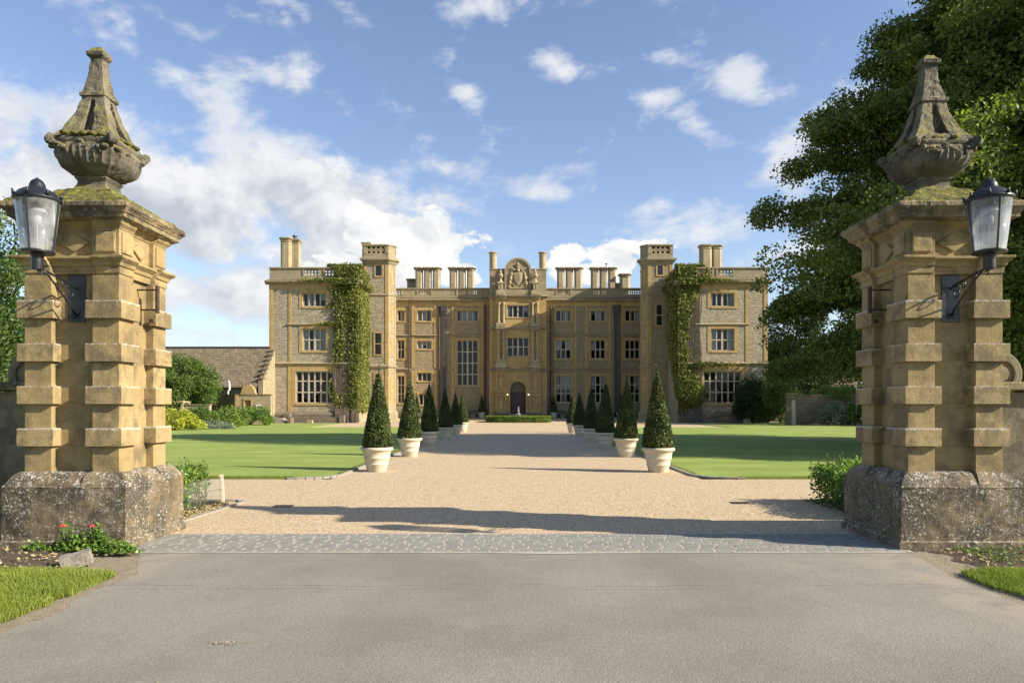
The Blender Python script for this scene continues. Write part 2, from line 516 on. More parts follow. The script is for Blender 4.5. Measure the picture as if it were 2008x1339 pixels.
M['ashlar'] = ashlar('golden_ashlar', (.41, .275, .10), (.58, .41, .175))
M['ashlar_pale'] = ashlar('pale_ashlar', (.40, .315, .18), (.52, .43, .27), stain=.5)
M['parapet'] = ashlar('weathered_ashlar', (.30, .245, .145), (.43, .355, .225), stain=.65)
M['mullion'] = plain('mullion_stone', (.50, .43, .31), .85, var=.15, scale=3)
M['roof_slate'] = rubble('stone_roof_slates', (.20, .155, .095), (.36, .29, .19), (.10, .08, .05), bw=.34, bh=.22, bstr=1.0, stain=.45)
M['lead'] = plain('lead_pipe', (.075, .07, .065), .6, .2, var=.3)
M['iron'] = plain('rusty_iron', (.07, .045, .032), .8, .3, var=.4, scale=14)
M['black_metal'] = plain('black_painted_metal', (.018, .02, .026), .38, 0, var=.2, scale=9)
M['plate'] = plain('black_plate', (.022, .024, .03), .33, 0, var=.3, scale=5)
M['cream_stone'] = plain('cast_cream_stone', (.62, .55, .41), .8, var=.13, scale=4, bump=.15)
M['door_dark'] = plain('dark_door_wood', (.060, .022, .018), .5, var=.3, scale=5)
M['door_orange'] = plain('oak_door', (.36, .17, .05), .6, var=.25, scale=5)
M['white_paint'] = plain('white_paint', (.72, .72, .70), .6, var=.05)
M['casement'] = plain('casement_paint', (.26, .25, .23), .6, var=.05)
M['curtain'] = plain('curtain_cloth', (.74, .73, .70), .9, var=.08)
M['red_cloth'] = plain('red_furnishing', (.10, .025, .015), .9, var=.3)
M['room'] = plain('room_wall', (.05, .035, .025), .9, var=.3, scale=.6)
M['sign'] = plain('cream_board', (.66, .66, .55), .6, var=.06)
M['dust'] = plain('trodden_dust', (.27, .225, .155), 1.0, var=.3, scale=9, bump=.7, bd=.02)
M['soil'] = plain('garden_soil', (.10, .075, .05), 1.0, var=.4, scale=16, bump=.9, bd=.03)
M['compost'] = plain('potting_soil', (.045, .032, .022), 1.0, var=.4, scale=20, bump=.8, bd=.02)
M['bark'] = plain('bark', (.085, .065, .045), .95, var=.4, scale=7, bump=.9, bd=.04)
M['vine'] = plain('bare_vine', (.13, .10, .075), .95, var=.4, scale=7, bump=.6, bd=.02)
M['timber'] = plain('pale_timber', (.62, .50, .38), .8, var=.12, scale=12)
M['stone_grey'] = plain('grey_stone', (.30, .275, .23), .9, var=.25, scale=14, bump=.8, bd=.02)
M['straw'] = plain('dry_straw', (.42, .33, .15), .9, var=.3, scale=14)


def glass_mat(name, tint=(.9, .93, .95), refl=.16, haze=0.0):
    m = bpy.data.materials.new(name); m.use_nodes = True; m.node_tree.nodes.clear()
    T = NT(m.node_tree)
    tr = T.n('ShaderNodeBsdfTransparent', {'Color': (*tint, 1)})
    gl = T.n('ShaderNodeBsdfGlossy', {'Color': (.9, .95, 1, 1), 'Roughness': .03})
    lw = T.n('ShaderNodeLayerWeight', {'Blend': .25}).outputs[0]
    s = T.n('ShaderNodeMixShader', {0: T.m('ADD', T.m('MULTIPLY', lw, .6), refl, clamp=True), 1: tr.outputs[0], 2: gl.outputs[0]})
    if haze:
        co = T.n('ShaderNodeTexCoord').outputs['Object']
        df = T.n('ShaderNodeBsdfTranslucent', {'Color': (.8, .8, .78, 1)})
        d2 = T.n('ShaderNodeBsdfDiffuse', {'Color': (.75, .75, .73, 1)})
        a = T.n('ShaderNodeMixShader', {0: .5, 1: df.outputs[0], 2: d2.outputs[0]})
        s = T.n('ShaderNodeMixShader', {0: T.m('MULTIPLY', T.step(T.noise(co, 5, 4), .2, .8), haze), 1: s.outputs[0], 2: a.outputs[0]})
    T.n('ShaderNodeOutputMaterial', {'Surface': s.outputs[0]})
    return m


M['pane'] = glass_mat('window_glass', (.66, .70, .72), .02)
M['lamp_glass'] = glass_mat('whitish_lamp_glass', (.93, .94, .95), .10, .30)  # whitish haze stands in for sky reflected by frosted glass
M['sheet'] = glass_mat('clear_plastic_sheet', (.86, .93, .95), .16, .10)


def foliage(name, stops, trans=.30, rough=.55, nscale=.5, mixn=.5):
    m = bpy.data.materials.new(name); m.use_nodes = True; m.node_tree.nodes.clear()
    T = NT(m.node_tree)
    co = T.n('ShaderNodeTexCoord').outputs['Object']
    rnd = T.n('ShaderNodeNewGeometry').outputs['Random Per Island']
    f = T.m('ADD', T.m('MULTIPLY', rnd, 1 - mixn), T.m('MULTIPLY', T.step(T.noise(co, nscale, 3), .3, .7), mixn))
    c = T.ramp(f, stops)
    p = T.n('ShaderNodeBsdfPrincipled', {'Base Color': c, 'Roughness': rough, 'Specular IOR Level': .35})
    t = T.n('ShaderNodeBsdfTranslucent', {'Color': T.mix(1.0, c, (1.2, 1.45, .55), 'MULTIPLY')})
    s = T.n('ShaderNodeMixShader', {0: trans, 1: p.outputs[0], 2: t.outputs[0]})
    T.n('ShaderNodeOutputMaterial', {'Surface': s.outputs[0]})
    return m


M['lime_leaf'] = foliage('lime_tree_leaves', [(0, (.055, .080, .015)), (.5, (.13, .165, .030)), (.85, (.25, .28, .05)), (1, (.42, .43, .09))], nscale=.35)
M['oak_leaf'] = foliage('broad_leaves', [(0, (.03, .06, .012)), (.6, (.07, .12, .025)), (1, (.14, .18, .04))], nscale=.4)
M['shrub_leaf'] = foliage('shrub_leaves', [(0, (.045, .09, .015)), (.6, (.10, .16, .03)), (1, (.19, .24, .05))], nscale=.8)
M['yellow_leaf'] = foliage('yellow_shrub_leaves', [(0, (.16, .20, .02)), (.6, (.34, .36, .04)), (1, (.50, .48, .07))], nscale=.8)
M['silver_leaf'] = foliage('silver_leaves', [(0, (.10, .14, .10)), (.6, (.20, .25, .19)), (1, (.34, .38, .31))], nscale=.8)
M['laurel_leaf'] = foliage('laurel_leaves', [(0, (.05, .11, .018)), (.6, (.13, .22, .04)), (1, (.30, .38, .08))], rough=.35, nscale=1.5)
M['yew_leaf'] = foliage('clipped_yew_leaves', [(0, (.020, .034, .009)), (.5, (.060, .086, .019)), (.85, (.125, .145, .035)), (1, (.22, .21, .07))], trans=.15, nscale=2.5)
M['dark_leaf'] = foliage('dark_evergreen_leaves', [(0, (.010, .024, .010)), (.6, (.022, .046, .016)), (1, (.05, .085, .025))], trans=.15)
M['box_leaf'] = foliage('box_hedge_leaves', [(0, (.06, .11, .015)), (.6, (.14, .21, .03)), (1, (.26, .32, .05))], trans=.2, nscale=1.2)
M['ivy_leaf'] = foliage('creeper_leaves', [(0, (.045, .056, .016)), (.4, (.12, .14, .03)), (.75, (.235, .25, .058)), (1, (.42, .37, .13))], nscale=.7, mixn=.35)
M['flower'] = plain('red_petals', (.72, .05, .05), .5, var=.2)
M['pale_flower'] = plain('pale_petals', (.55, .52, .55), .8, var=.1)
M['core_dark'] = plain('dark_core', (.012, .018, .006), 1.0, var=.4, scale=6)  # near-black solid core, added to block sight through the leaves
M['grass_blade'] = foliage('grass_blades', [(0, (.13, .17, .022)), (.6, (.20, .25, .036)), (1, (.36, .36, .11))], trans=.25, nscale=1.4, mixn=.4)


def mat_tarmac():
    m, T, p, co = new_mat('worn_tarmac')
    big = T.noise(co, .45, 4, .55); mid = T.noise(co, 2.2, 6, .6); fine = T.noise(co, 55, 3, .7)
    sp = T.vor(co, 85); cl = T.vor(co, 85, out=1)
    g = T.n('ShaderNodeSeparateColor', {0: cl}).outputs[0]
    c = T.mix(T.step(big, .38, .62), (.172, .163, .140), (.232, .220, .190))
    s0 = T.n('ShaderNodeSeparateXYZ', {0: co})
    tr = T.m('ABSOLUTE', T.m('SUBTRACT', T.m('ABSOLUTE', T.m('ADD', s0.outputs[0], T.m('MULTIPLY', T.noise(co, .25, 2), .8))), 1.15))
    c = T.mix(T.m('MULTIPLY', T.m('SUBTRACT', 1.0, T.step(tr, .10, .55)), .28), c, (.255, .240, .200))
    c = T.mix(T.m('MULTIPLY', T.step(T.noise(co, 1.1, 7, .72), .52, .68), .5), c, (.125, .118, .102))
    c = T.mix(T.m('MULTIPLY', T.step(T.noise(T.v('ADD', co, (7, 3, 0)), 5.5, 6, .7), .60, .72), .45), c, (.30, .285, .245))
    c = T.mix(T.m('MULTIPLY', T.step(mid, .42, .75), .28), c, (.25, .235, .195))
    c = T.mix(T.m('MULTIPLY', g, .48), c, (.095, .090, .080))
    c = T.mix(T.m('MULTIPLY', T.step(g, .93, .97), .30), c, (.40, .375, .32))
    # hairline crack and old joint that cross the drive
    s = T.n('ShaderNodeSeparateXYZ', {0: co})
    yy = T.m('ADD', s.outputs[1], T.m('MULTIPLY', T.m('SUBTRACT', T.noise(co, .9, 6, .65), .5), .30))
    for y0, wd, am in ((6.22, .018, .6), (6.10, .014, .5)):
        ln = T.m('SUBTRACT', 1.0, T.step(T.m('ABSOLUTE', T.m('SUBTRACT', yy, y0)), wd * .2, wd))
        ln = T.m('MULTIPLY', ln, T.step(T.noise(co, .8 + y0 * .1, 2), .40, .55))
        c = T.mix(T.m('MULTIPLY', ln, am), c, (.075, .068, .060))
    # sandy dust blown along both borders and in front of the setts
    ax = T.m('ABSOLUTE', s.outputs[0])
    dust = T.m('MULTIPLY', T.step(T.m('ADD', ax, T.m('MULTIPLY', mid, .8)), 3.55, 4.15), T.step(T.noise(co, 3, 5), .35, .6))
    c = T.mix(T.m('MULTIPLY', dust, .6), c, (.30, .255, .185))
    d2 = T.m('MULTIPLY', T.step(T.noise(T.v('ADD', T.v('MULTIPLY', co, (.8, 1.6, 1)), (3.1, 1.2, 0)), 1.0, 5, .6), .60, .72), .5)
    c = T.mix(d2, c, (.27, .235, .18))
    h = T.m('ADD', T.m('MULTIPLY', T.m('SUBTRACT', 1.0, sp), .7), fine)
    setp(T, p, c, .88, h, .42, .006)
    return m


def mat_gravel():
    m, T, p, co = new_mat('bound_gravel')
    cl = T.vor(co, 58, out=1); d = T.vor(co, 58)
    cs = T.n('ShaderNodeSeparateColor', {0: cl})
    c = T.ramp(cs.outputs[0], [(0, (.22, .15, .07)), (.30, (.42, .31, .17)), (.6, (.56, .44, .27)), (.85, (.65, .56, .39)), (1, (.74, .68, .54))])
    c = T.mix(T.m('MULTIPLY', T.step(d, .28, .55), .35), c, (.25, .165, .09))
    n = T.noise(co, .6, 5, .6)
    c = T.mix(T.m('MULTIPLY', T.step(n, .35, .7), .22), c, (.46, .35, .23))
    c = T.mix(T.m('MULTIPLY', T.step(T.noise(co, 9, 4), .45, .7), .14), c, (.38, .26, .14))
    setp(T, p, c, .85, T.m('SUBTRACT', 1.0, d), .7, .012)
    return m


def mat_lawn():
    m, T, p, co = new_mat('mown_lawn')
    s = T.n('ShaderNodeSeparateXYZ', {0: co})
    st = T.m('SINE', T.m('MULTIPLY', T.m('ADD', s.outputs[1], T.m('MULTIPLY', T.noise(co, .3, 2), .3)), 3.3))
    c = T.mix(T.step(T.noise(co, .5, 6, .6), .35, .65), (.185, .255, .034), (.250, .325, .058))
    c = T.mix(T.m('MULTIPLY', T.step(st, -.5, .5), .30), c, (.13, .175, .026))
    f = T.noise(co, 24, 4, .7); f2 = T.noise(T.v('MULTIPLY', co, (6, 30, 6)), 1, 3)
    c = T.mix(T.m('MULTIPLY', T.step(f, .42, .7), .35), c, (.24, .27, .065))
    c = T.mix(T.m('MULTIPLY', f2, .30), c, (.13, .175, .026))
    setp(T, p, c, .95, f, .8, .03)
    return m


def mat_ground():
    m, T, p, co = new_mat('rough_ground')
    c = T.mix(T.noise(co, .2, 6), (.09, .12, .03), (.17, .17, .06))
    setp(T, p, c, 1.0, T.noise(co, 9, 5), .6, .05)
    return m


M['tarmac'], M['gravel'], M['lawn'], M['ground'] = mat_tarmac(), mat_gravel(), mat_lawn(), mat_ground()
M['verge'] = plain('grass_verge_soil', (.17, .23, .04), 1.0, var=.35, scale=9, bump=.8, bd=.03)
M['sett'] = plain('blue_grey_setts', (.235, .235, .212), .8, var=.26, scale=5, bump=.5, bd=.01)
M['mortar'] = plain('pale_mortar', (.40, .375, .315), .95, var=.2, scale=8, bump=.4, bd=.01)
M['kerb'] = plain('kerb_stone', (.30, .28, .24), .9, var=.2, scale=6, bump=.5, bd=.01)

# ================================================================ THE GROUND
def sheet(name, poly, z, mat, holes=None, kind='structure', thick=0):
    bm = bmesh.new()
    vs = [bm.verts.new((x, y, z)) for x, y in poly]
    f = bm.faces.new(vs)
    if f.normal.z < 0: f.normal_flip()
    bmesh.ops.recalc_face_normals(bm, faces=bm.faces)
    bm.normal_update()
    for f in bm.faces:
        if f.normal.z < 0: f.normal_flip()
    if thick:
        r = bmesh.ops.extrude_face_region(bm, geom=list(bm.faces))
        for v in [g for g in r['geom'] if isinstance(g, bmesh.types.BMVert)]: v.co.z -= thick
        bmesh.ops.recalc_face_normals(bm, faces=bm.faces)
    me = bpy.data.meshes.new(name); bm.to_mesh(me); bm.free()
    me.materials.append(mat)
    o = bpy.data.objects.new(name, me); col.objects.link(o)
    return tag(o, kind=kind)


sheet('ground', [(-900, -60), (900, -60), (900, 1500), (-900, 1500)], -0.03, M['ground'])


def wob(y, amp=.05, s=0.0):
    return amp * (noise.noise(Vector((s, y * 1.4, 0))) + .5 * noise.noise(Vector((s + 5, y * 5, 0))))


# tarmac drive outside the gate, edges as measured
ys = [(-8 + i * .15) for i in range(int((7.62 + 8) / .15) + 1)]
def xl(y): return -3.52 - (max(0, y - 6.7) * .55) + wob(y, .13, 1) + max(0, 3.5 - y) * -.25
def xr(y): return 3.98 + max(0, y - 6.5) * .22 + wob(y, .05, 9) + max(0, 3.5 - y) * .25
tar = [(xl(y), y) for y in ys] + [(-4.35, 7.62), (4.3, 7.62)] + [(xr(y), y) for y in reversed(ys)]
sheet('drive_tarmac', tar, 0.0, M['tarmac'])

# gravel: apron, drive and the forecourt in front of the house
sheet('gravel_drive', [(-13, 8.72), (13, 8.72), (13, 15.28), (4.0, 15.28), (4.0, 54), (16.2, 54), (16.2, 70), (-15.7, 70), (-15.7, 54), (-3.95, 54), (-3.95, 15.28), (-13, 15.28)], 0.004, M['gravel'])
fc = MB().add([(-15.7, 70, .004), (16.2, 70, .004), (16.2, 82, .33), (-15.7, 82, .33)], [(0, 1, 2, 3)]).build('forecourt', M['gravel'])
tag(fc, kind='structure')
pth = sheet('path', [(-23.4, 66.5), (-15.7, 66.5), (-15.7, 70), (-23.4, 70)], 0.008, M['mortar'])
pth2 = sheet('path', [(16.2, 67.0), (44, 67.0), (44, 70), (16.2, 70)], 0.008, M['mortar'])


def lawn(sgn, xi, xo, xf):
    """sgn -1 left, +1 right; xi inner edge; curved near corner"""
    p = []
    r = .9
    for k in range(9):
        a = PI / 2 * k / 8
        p.append((xi + r - r * math.sin(a), 15.3 + r - r * math.cos(a)))
    p += [(xi, 53.9), (xf, 53.9), (xf, 66.4), (xo, 66.4), (xo, 15.3)]
    if sgn < 0: p = [(-x, y) for x, y in p]
    o = sheet('lawn', p, .035, M['lawn'], thick=.06)
    # stone edging that follows the inner side of the lawn
    e = MB(); q = [(xi - .02 + (0 if k else 0), 0) for k in (0,)]
    path = []
    for k in range(9):
        a = PI / 2 * k / 8
        path.append((xi + r - (r + .05) * math.sin(a), 15.3 + r - (r + .05) * math.cos(a)))
    path += [(xi - .05, y) for y in np.arange(17.2, 53.9, .95)]
    for (xa, ya), (xb, yb) in zip(path, path[1:]):
        d = Vector((xb - xa, yb - ya)); n = Vector((-d.y, d.x)).normalized() * .045
        d.normalize(); g = d * .006
        A = [(xa + g.x + n.x, ya + g.y + n.y), (xb - g.x + n.x, yb - g.y + n.y), (xb - g.x - n.x, yb - g.y - n.y), (xa + g.x - n.x, ya + g.y - n.y)]
        if sgn < 0: A = [(-x, y) for x, y in A]
        h = .045 + random.uniform(-.004, .004)
        e.loft([[(x, y, -.01) for x, y in A], [(x, y, h) for x, y in A]])
    k = e.build('kerb', M['kerb']); tag(k, kind='structure')
    return o


lawn(-1, 3.97, 34, 15.9)
lawn(1, 4.03, 34, 16.4)

# ragged turf along the lawn edges nearest the gate
for sgn, xi in ((-1, 3.97), (1, 4.03)):
    n = 16000
    u = rng.random(n)
    ex = np.where(u < .7, xi + .8 + rng.random(n) * 10, xi + np.abs(rng.normal(0, .03, n)) + .02)
    ey = np.where(u < .7, 15.3 + np.abs(rng.normal(0, .10, n)), 16.2 + 16 * rng.random(n))
    hh = rng.uniform(.015, .045, n); la = rng.uniform(0, 2 * PI, n); w = .006
    ex = ex * sgn
    v = np.stack([np.stack([ex - w, ey, np.full(n, .02)], 1), np.stack([ex + w, ey, np.full(n, .02)], 1), np.stack([ex + np.cos(la) * hh, ey + np.sin(la) * hh, .03 + hh], 1)], 1).reshape(-1, 3)
    tag(np_mesh('grass', v, np.arange(3 * n).reshape(n, 3), M['grass_blade']), kind='stuff')

# setts between the piers
tag(sheet('sett_bed', [(-4.32, 7.60), (4.26, 7.60), (4.26, 8.735), (-4.32, 8.735)], 0.006, M['mortar']), kind='structure')
sb = MB()
row_y = 7.63
ri = 0
while row_y < 8.66:
    w = .105 + random.uniform(-.006, .01)
    x = -4.30 + random.uniform(0, .12)
    while x < 4.15:
        L = random.uniform(.16, .26)
        cx0, cx1 = x + .014, min(x + L - .014, 4.25)
        yy = wob(x * .5, .02, 30)
        y0, y1 = row_y + .014 + yy, row_y + w - .014 + yy
        h = .0095 + random.uniform(-.0012, .0012)
        j = [random.uniform(-.003, .003) for _ in range(8)]
        b = [(cx0 + j[0], y0 + j[1], .002), (cx1 + j[2], y0 + j[3], .002), (cx1 + j[4], y1 + j[5], .002), (cx0 + j[6], y1 + j[7], .002)]
        cx, cy = (cx0 + cx1) / 2, (y0 + y1) / 2
        m1 = [(px, py, h * .85) for px, py, _ in b]
        tp = [(cx + (px - cx) * .96, cy + (py - cy) * .92, h) for px, py, _ in b]
        sb.loft([b, m1, tp])
        x += L
    row_y += w
    ri += 1
so_ = sb.build('sett_paving', M['sett']); tag(so_, kind='structure')
# pale mortar lip that spills onto the tarmac
lip = MB(); pts = []
for i in range(60):
    x = -4.2 + 8.35 * i / 59
    pts.append((x, 7.60 - .015 - .055 * math.exp(-((x - .45) / .55) ** 2) - .02 * noise.noise(Vector((x * 2, 3, 1)))))
lip.add([(x, y, .004) for x, y in pts] + [(x, 7.64, .007) for x, y in pts], [(i, i + 1, 60 + i + 1, 60 + i) for i in range(59)])
tag(lip.build('mortar_edge', M['mortar']), kind='structure')

# grass verges each side of the tarmac, gently mounded
def verge(name, side):
    nx, ny = 34, 60
    vs = []
    for j in range(ny):
        y = 2.2 + (6.72 - 2.2) * j / (ny - 1)
        e = (xl(y) if side < 0 else xr(y))
        if side < 0: e = min(e, -3.46) - .05
        else: e = e + .05
        if side < 0 and y > 6.2: e -= (y - 6.2) * .3 + wob(y * 3, .08, 4)
        for i in range(nx):
            t = i / (nx - 1)
            x = e + side * t * (7.5 + .5)
            z = -.015 + .07 * min(1, t * 9) + .02 * noise.noise(Vector((x, y, 0)))
            z = z * min(1, (6.75 - y) * 4 + .1) - .004
            vs.append((x, y, z))
    fs = [(j * nx + i, j * nx + i + 1, (j + 1) * nx + i + 1, (j + 1) * nx + i) for j in range(ny - 1) for i in range(nx - 1)]
    o = MB().add(vs, fs).build(name, M['verge'], smooth=True)
    for p in o.data.polygons:
        pass
    return tag(o, kind='structure'), vs


for side, nm in ((-1, 'verge_left'), (1, 'verge_right')):
    vo, vv = verge(nm, side)
    n = 110000
    y = 3.6 + 3.05 * rng.random(n)
    t = rng.random(n) ** 1.1
    e = np.array([(min(xl(a), -3.46) if side < 0 else xr(a)) for a in y])
    if side < 0: e = e - np.where(y > 6.2, (y - 6.2) * .3, 0)
    x = e + side * (.03 + t * 3.0)
    keep = np.abs(x) / y < 1.0
    nz = np.array([noise.noise(Vector((a * 1.3, b * 1.3, 4))) for a, b in zip(x, y)])
    keep &= (nz > -.55 + .75 * np.clip(1 - t / .07, 0, 1))
    x, y, t = x[keep], y[keep], t[keep]
    z0 = .02 + .035 * np.minimum(1, t * 9)
    n = len(x)
    h = rng.uniform(.012, .034, n) * (1 + .6 * (rng.random(n) > .95))
    a = rng.uniform(0, 2 * PI, n); lean = rng.uniform(.2, 1.0, n) * h; la = rng.uniform(0, 2 * PI, n)
    w = rng.uniform(.002, .0045, n)
    dx, dy = np.cos(a) * w, np.sin(a) * w
    tx, ty = x + np.cos(la) * lean, y + np.sin(la) * lean
    v = np.stack([np.stack([x - dx, y - dy, z0 - .02], 1), np.stack([x + dx, y + dy, z0 - .02], 1), np.stack([tx, ty, z0 + h], 1)], 1).reshape(-1, 3)
    g = np_mesh('grass', v, np.arange(3 * n).reshape(n, 3), M['grass_blade'])
    tag(g, kind='stuff')

tag(sheet('verge_edge', [(-6.5, 2.0), (-3.0, 2.0), (-3.0, 7.59), (-4.2, 7.66), (-6.5, 7.66)], -.0015, M['dust']), kind='structure')
tag(sheet('verge_edge', [(3.4, 2.0), (6.5, 2.0), (6.5, 7.66), (4.2, 7.66), (3.4, 7.5)], -.0015, M['dust']), kind='structure')
# bare earth strip at the foot of each pier
def earth(name, x0, x1, y0, y1):
    nx, ny = 40, 14; vs = []
    for j in range(ny):
        for i in range(nx):
            x = x0 + (x1 - x0) * i / (nx - 1); y = y0 + (y1 - y0) * j / (ny - 1)
            edge = min(i, nx - 1 - i, j * 1.5) / 3
            y_ = y + (wob(x * 3, .12, 2) if j == 0 else 0)
            vs.append((x, y_, -.012 + .045 * min(1, edge) + .018 * noise.noise(Vector((x * 4, y * 4, 0))) + .01 * noise.noise(Vector((x * 13, y * 13, 0)))))
    fs = [(j * nx + i, j * nx + i + 1, (j + 1) * nx + i + 1, (j + 1) * nx + i) for j in range(ny - 1) for i in range(nx - 1)]
    return tag(MB().add(vs, fs).build(name, M['soil'], smooth=True), kind='structure')


earth('flower_bed_soil', -12, -4.12, 6.55, 8.4)
earth('flower_bed_soil', 4.35, 12, 6.45, 8.4)
earth('hedge_bed_soil', -12, -4.44, 9.0, 11.7)
earth('hedge_bed_soil', 4.62, 12, 9.0, 11.9)


def litter(x0, x1, y0, y1, n, mat, s0, s1, z=.03):
    P = np.stack([rng.uniform(x0, x1, n), rng.uniform(y0, y1, n), np.full(n, z) + rng.uniform(-.01, .02, n)], 1)
    v, f = leaf_quads(P, rng.uniform(s0, s1, n), np.tile([0, 0, 1.0], (n, 1)), .6)
    tag(np_mesh('leaf_litter', v, f, mat), kind='stuff')


litter(-7.5, -4.2, 6.6, 7.7, 900, M['straw'], .02, .06)
litter(4.45, 7.5, 6.5, 7.7, 1500, M['straw'], .015, .045)
litter(4.7, 7.5, 6.9, 7.7, 1600, M['laurel_leaf'], .02, .05, .04)

# ================================================================ GATE PIERS
def plan(s, r, p, z):
    """square plan of half width s whose face centres step back by r between -p and p"""
    out = []
    base = [(-s, -s), (-p, -s), (-p, -s + r), (p, -s + r), (p, -s)]
    for k in range(4):
        c, sn = [(1, 0), (0, 1), (-1, 0), (0, -1)][k]
        out += [(x * c - y * sn, x * sn + y * c, z) for x, y in base]
    return out


def gate_pier(name, cx, cy, label, inner):
    """inner: +1 when the gateway lies on the +x side of the pier"""
    P = empty(name, (cx, cy, 0), label, 'gate pier', 'stone gate piers')
    A = .525
    b = MB().loft([[(sx * (.675 + o), sy * (.675 + o), z) for sx, sy in ((-1, -1), (1, -1), (1, 1), (-1, 1))] for z, o in ((-.03, .03), (.085, .03), (.10, .0), (.675, 0))])
    pl = b.build('plinth', M['plinth'], P)
    rough(pl, .055, .020, 4.0, cx)
    ch = MB().loft([plan(.677, .0, .17, .675), plan(.66, .012, .18, .715), plan(.60, .035, .20, .80), plan(.555, .07, .215, .835)]).build('plinth_cap', M['plinth'], P)
    rough(ch, .05, .018, 6.0, cx + 2)
    sh = MB().loft([plan(A, .095, .225, .82), plan(A, .095, .225, 3.04)]).build('shaft', M['pier'], P, bevel=.006)
    for sx in (-1, 1):
        for sy in (-1, 1):
            for zb in (1.12, 1.585, 2.055, 2.53):
                zt = zb + .195
                o_ = .05
                bb = MB().box(sx * .178, sx * (A + o_), sy * .178, sy * (A + o_), zb, zt).build('quoin_block', M['pier_block'], P)
                rough(bb, .05, .0035, 14.0, cx * 3 + zb * 5 + sx + 2 * sy)
    # entablature
    ar = MB().loft([plan(A + .012, .06, .235, 3.03), plan(A + .012, .06, .235, 3.105), plan(A + .03, .06, .24, 3.112), plan(A + .04, .06, .245, 3.15), plan(A + .075, .06, .26, 3.178),
                    plan(A + .09, .06, .265, 3.19), plan(A + .09, .06, .265, 3.215), plan(A - .005, .06, .225, 3.222)]).build('architrave', M['pier'], P, bevel=.003)
    fr = MB().loft([plan(A, .055, .225, 3.22), plan(A, .055, .225, 3.53)]).build('frieze', M['pier'], P, bevel=.004)
    for k in range(4):
        rot = Matrix.Rotation(PI / 2 * k, 3, 'Z')
        d = MB()
        yf = -A + .055
        outer = [(-.175, 3.375), (0, 3.27), (.175, 3.375), (0, 3.48)]
        d.loft([[(x, yf + .01, z) for x, z in outer], [(x, yf - .022, z) for x, z in outer], [(x * .86, yf - .03, 3.375 + (z - 3.375) * .86) for x, z in outer]])
        for sx in (-1, 1):
            sq = [(sx * .375 + a, 3.375 + c) for a, c in ((-.11, -.11), (.11, -.11), (.11, .11), (-.11, .11))]
            d.loft([[(x, -A + .01, z) for x, z in sq], [(x, -A - .016, z) for x, z in sq], [(sx * .375 + (x - sx * .375) * .88, -A - .020, 3.375 + (z - 3.375) * .88) for x, z in sq]])
        d.v = [tuple(rot @ Vector(p)) for p in d.v]
        d.build('frieze_ornament', M['pier'], P, bevel=.002)
    def sqr(s, z): return [(-s, -s, z), (s, -s, z), (s, s, z), (-s, s, z)]
    co_ = MB().loft([plan(A + .005, .05, .225, 3.525), plan(A + .015, .05, .23, 3.545), plan(A + .045, .045, .245, 3.575), plan(A + .055, .04, .25, 3.60), plan(A + .065, .0, .25, 3.612)]).build('bed_mould', M['pier'], P)
    c2 = MB().loft([sqr(A + .06, 3.605), sqr(A + .115, 3.63), sqr(A + .118, 3.672), sqr(A + .13, 3.682), sqr(A + .14, 3.70), sqr(A + .165, 3.725), sqr(A + .175, 3.735), sqr(A + .175, 3.775), sqr(A + .15, 3.79)]).build('cornice', M['cornice'], P)
    rough(c2, .04, .020, 10.0, cx + 9)
    tp = MB().loft([sqr(A + .155, 3.775), sqr(A + .10, 3.835), sqr(.45, 3.905), sqr(.34, 3.985), sqr(.30, 4.03), sqr(.20, 4.035)]).build('mossy_capping', M['moss'], P)
    rough(tp, .035, .028, 9.0, cx + 4)
    # urn finial: square bowl, openwork concave top, neck and cap
    F = MB().loft([sqr(.235, 4.02), sqr(.235, 4.055), sqr(.19, 4.075), sqr(.165, 4.12), sqr(.16, 4.16), sqr(.175, 4.185), sqr(.185, 4.20), sqr(.185, 4.215), sqr(.15, 4.22)]).build('finial', M['urn'], P)
    rough(F, .04, .010, 9, cx)
    b = MB(); rings = []
    def bowl_ring(h, z, pw, fl):
        h *= .955; n = 96; out = []
        for k in range(n):
            a = 2 * PI * k / n + PI / 4
            c, s_ = math.cos(a), math.sin(a)
            rr = h / ((abs(c) ** pw + abs(s_) ** pw) ** (1 / pw))
            rr *= 1 + fl * math.cos(a * 32)
            out.append((rr * c, rr * s_, z))
        return out
    for h, z, pw, fl in ((.15, 4.205, 7, 0), (.205, 4.222, 6, .01), (.275, 4.262, 5, .025), (.345, 4.32, 4.0, .03), (.385, 4.385, 3.6, .03), (.400, 4.45, 3.6, .026), (.395, 4.51, 3.8, .018), (.372, 4.55, 4.4, .006),
                         (.378, 4.56, 5, 0), (.384, 4.585, 5, 0), (.378, 4.61, 5, 0), (.345, 4.63, 5, 0), (.20, 4.64, 5, 0)):
        rings.append(bowl_ring(h, z, pw, fl))
    b.loft(rings)
    bw_ = b.build('urn_bowl', M['urn'], F, smooth=50)
    rough(bw_, .03, .022, 9, cx + 3)
    lv = MB()
    rs = random.Random(int(cx * 10) + 50)
    for k in range(4):
        a0 = PI / 4 + PI / 2 * k
        # corner volute
        q = Matrix.Rotation(PI / 2 * k, 3, 'Z')
        c = Vector((.350, -.350, 4.585))
        t = Vector((1, 1, 0)).normalized()
        n_ = Vector((1, -1, 0)).normalized()
        for rad, half, off in ((.056, .042, 0), (.040, .050, 0), (.022, .058, 0)):
            ring = []
            for e_ in (-1, 1):
                ring.append([q @ (c + t * half * e_ + rad * (math.cos(2 * PI * j / 14) * n_ + math.sin(2 * PI * j / 14) * Vector((0, 0, 1)))) for j in range(14)])
            lv.loft(ring)
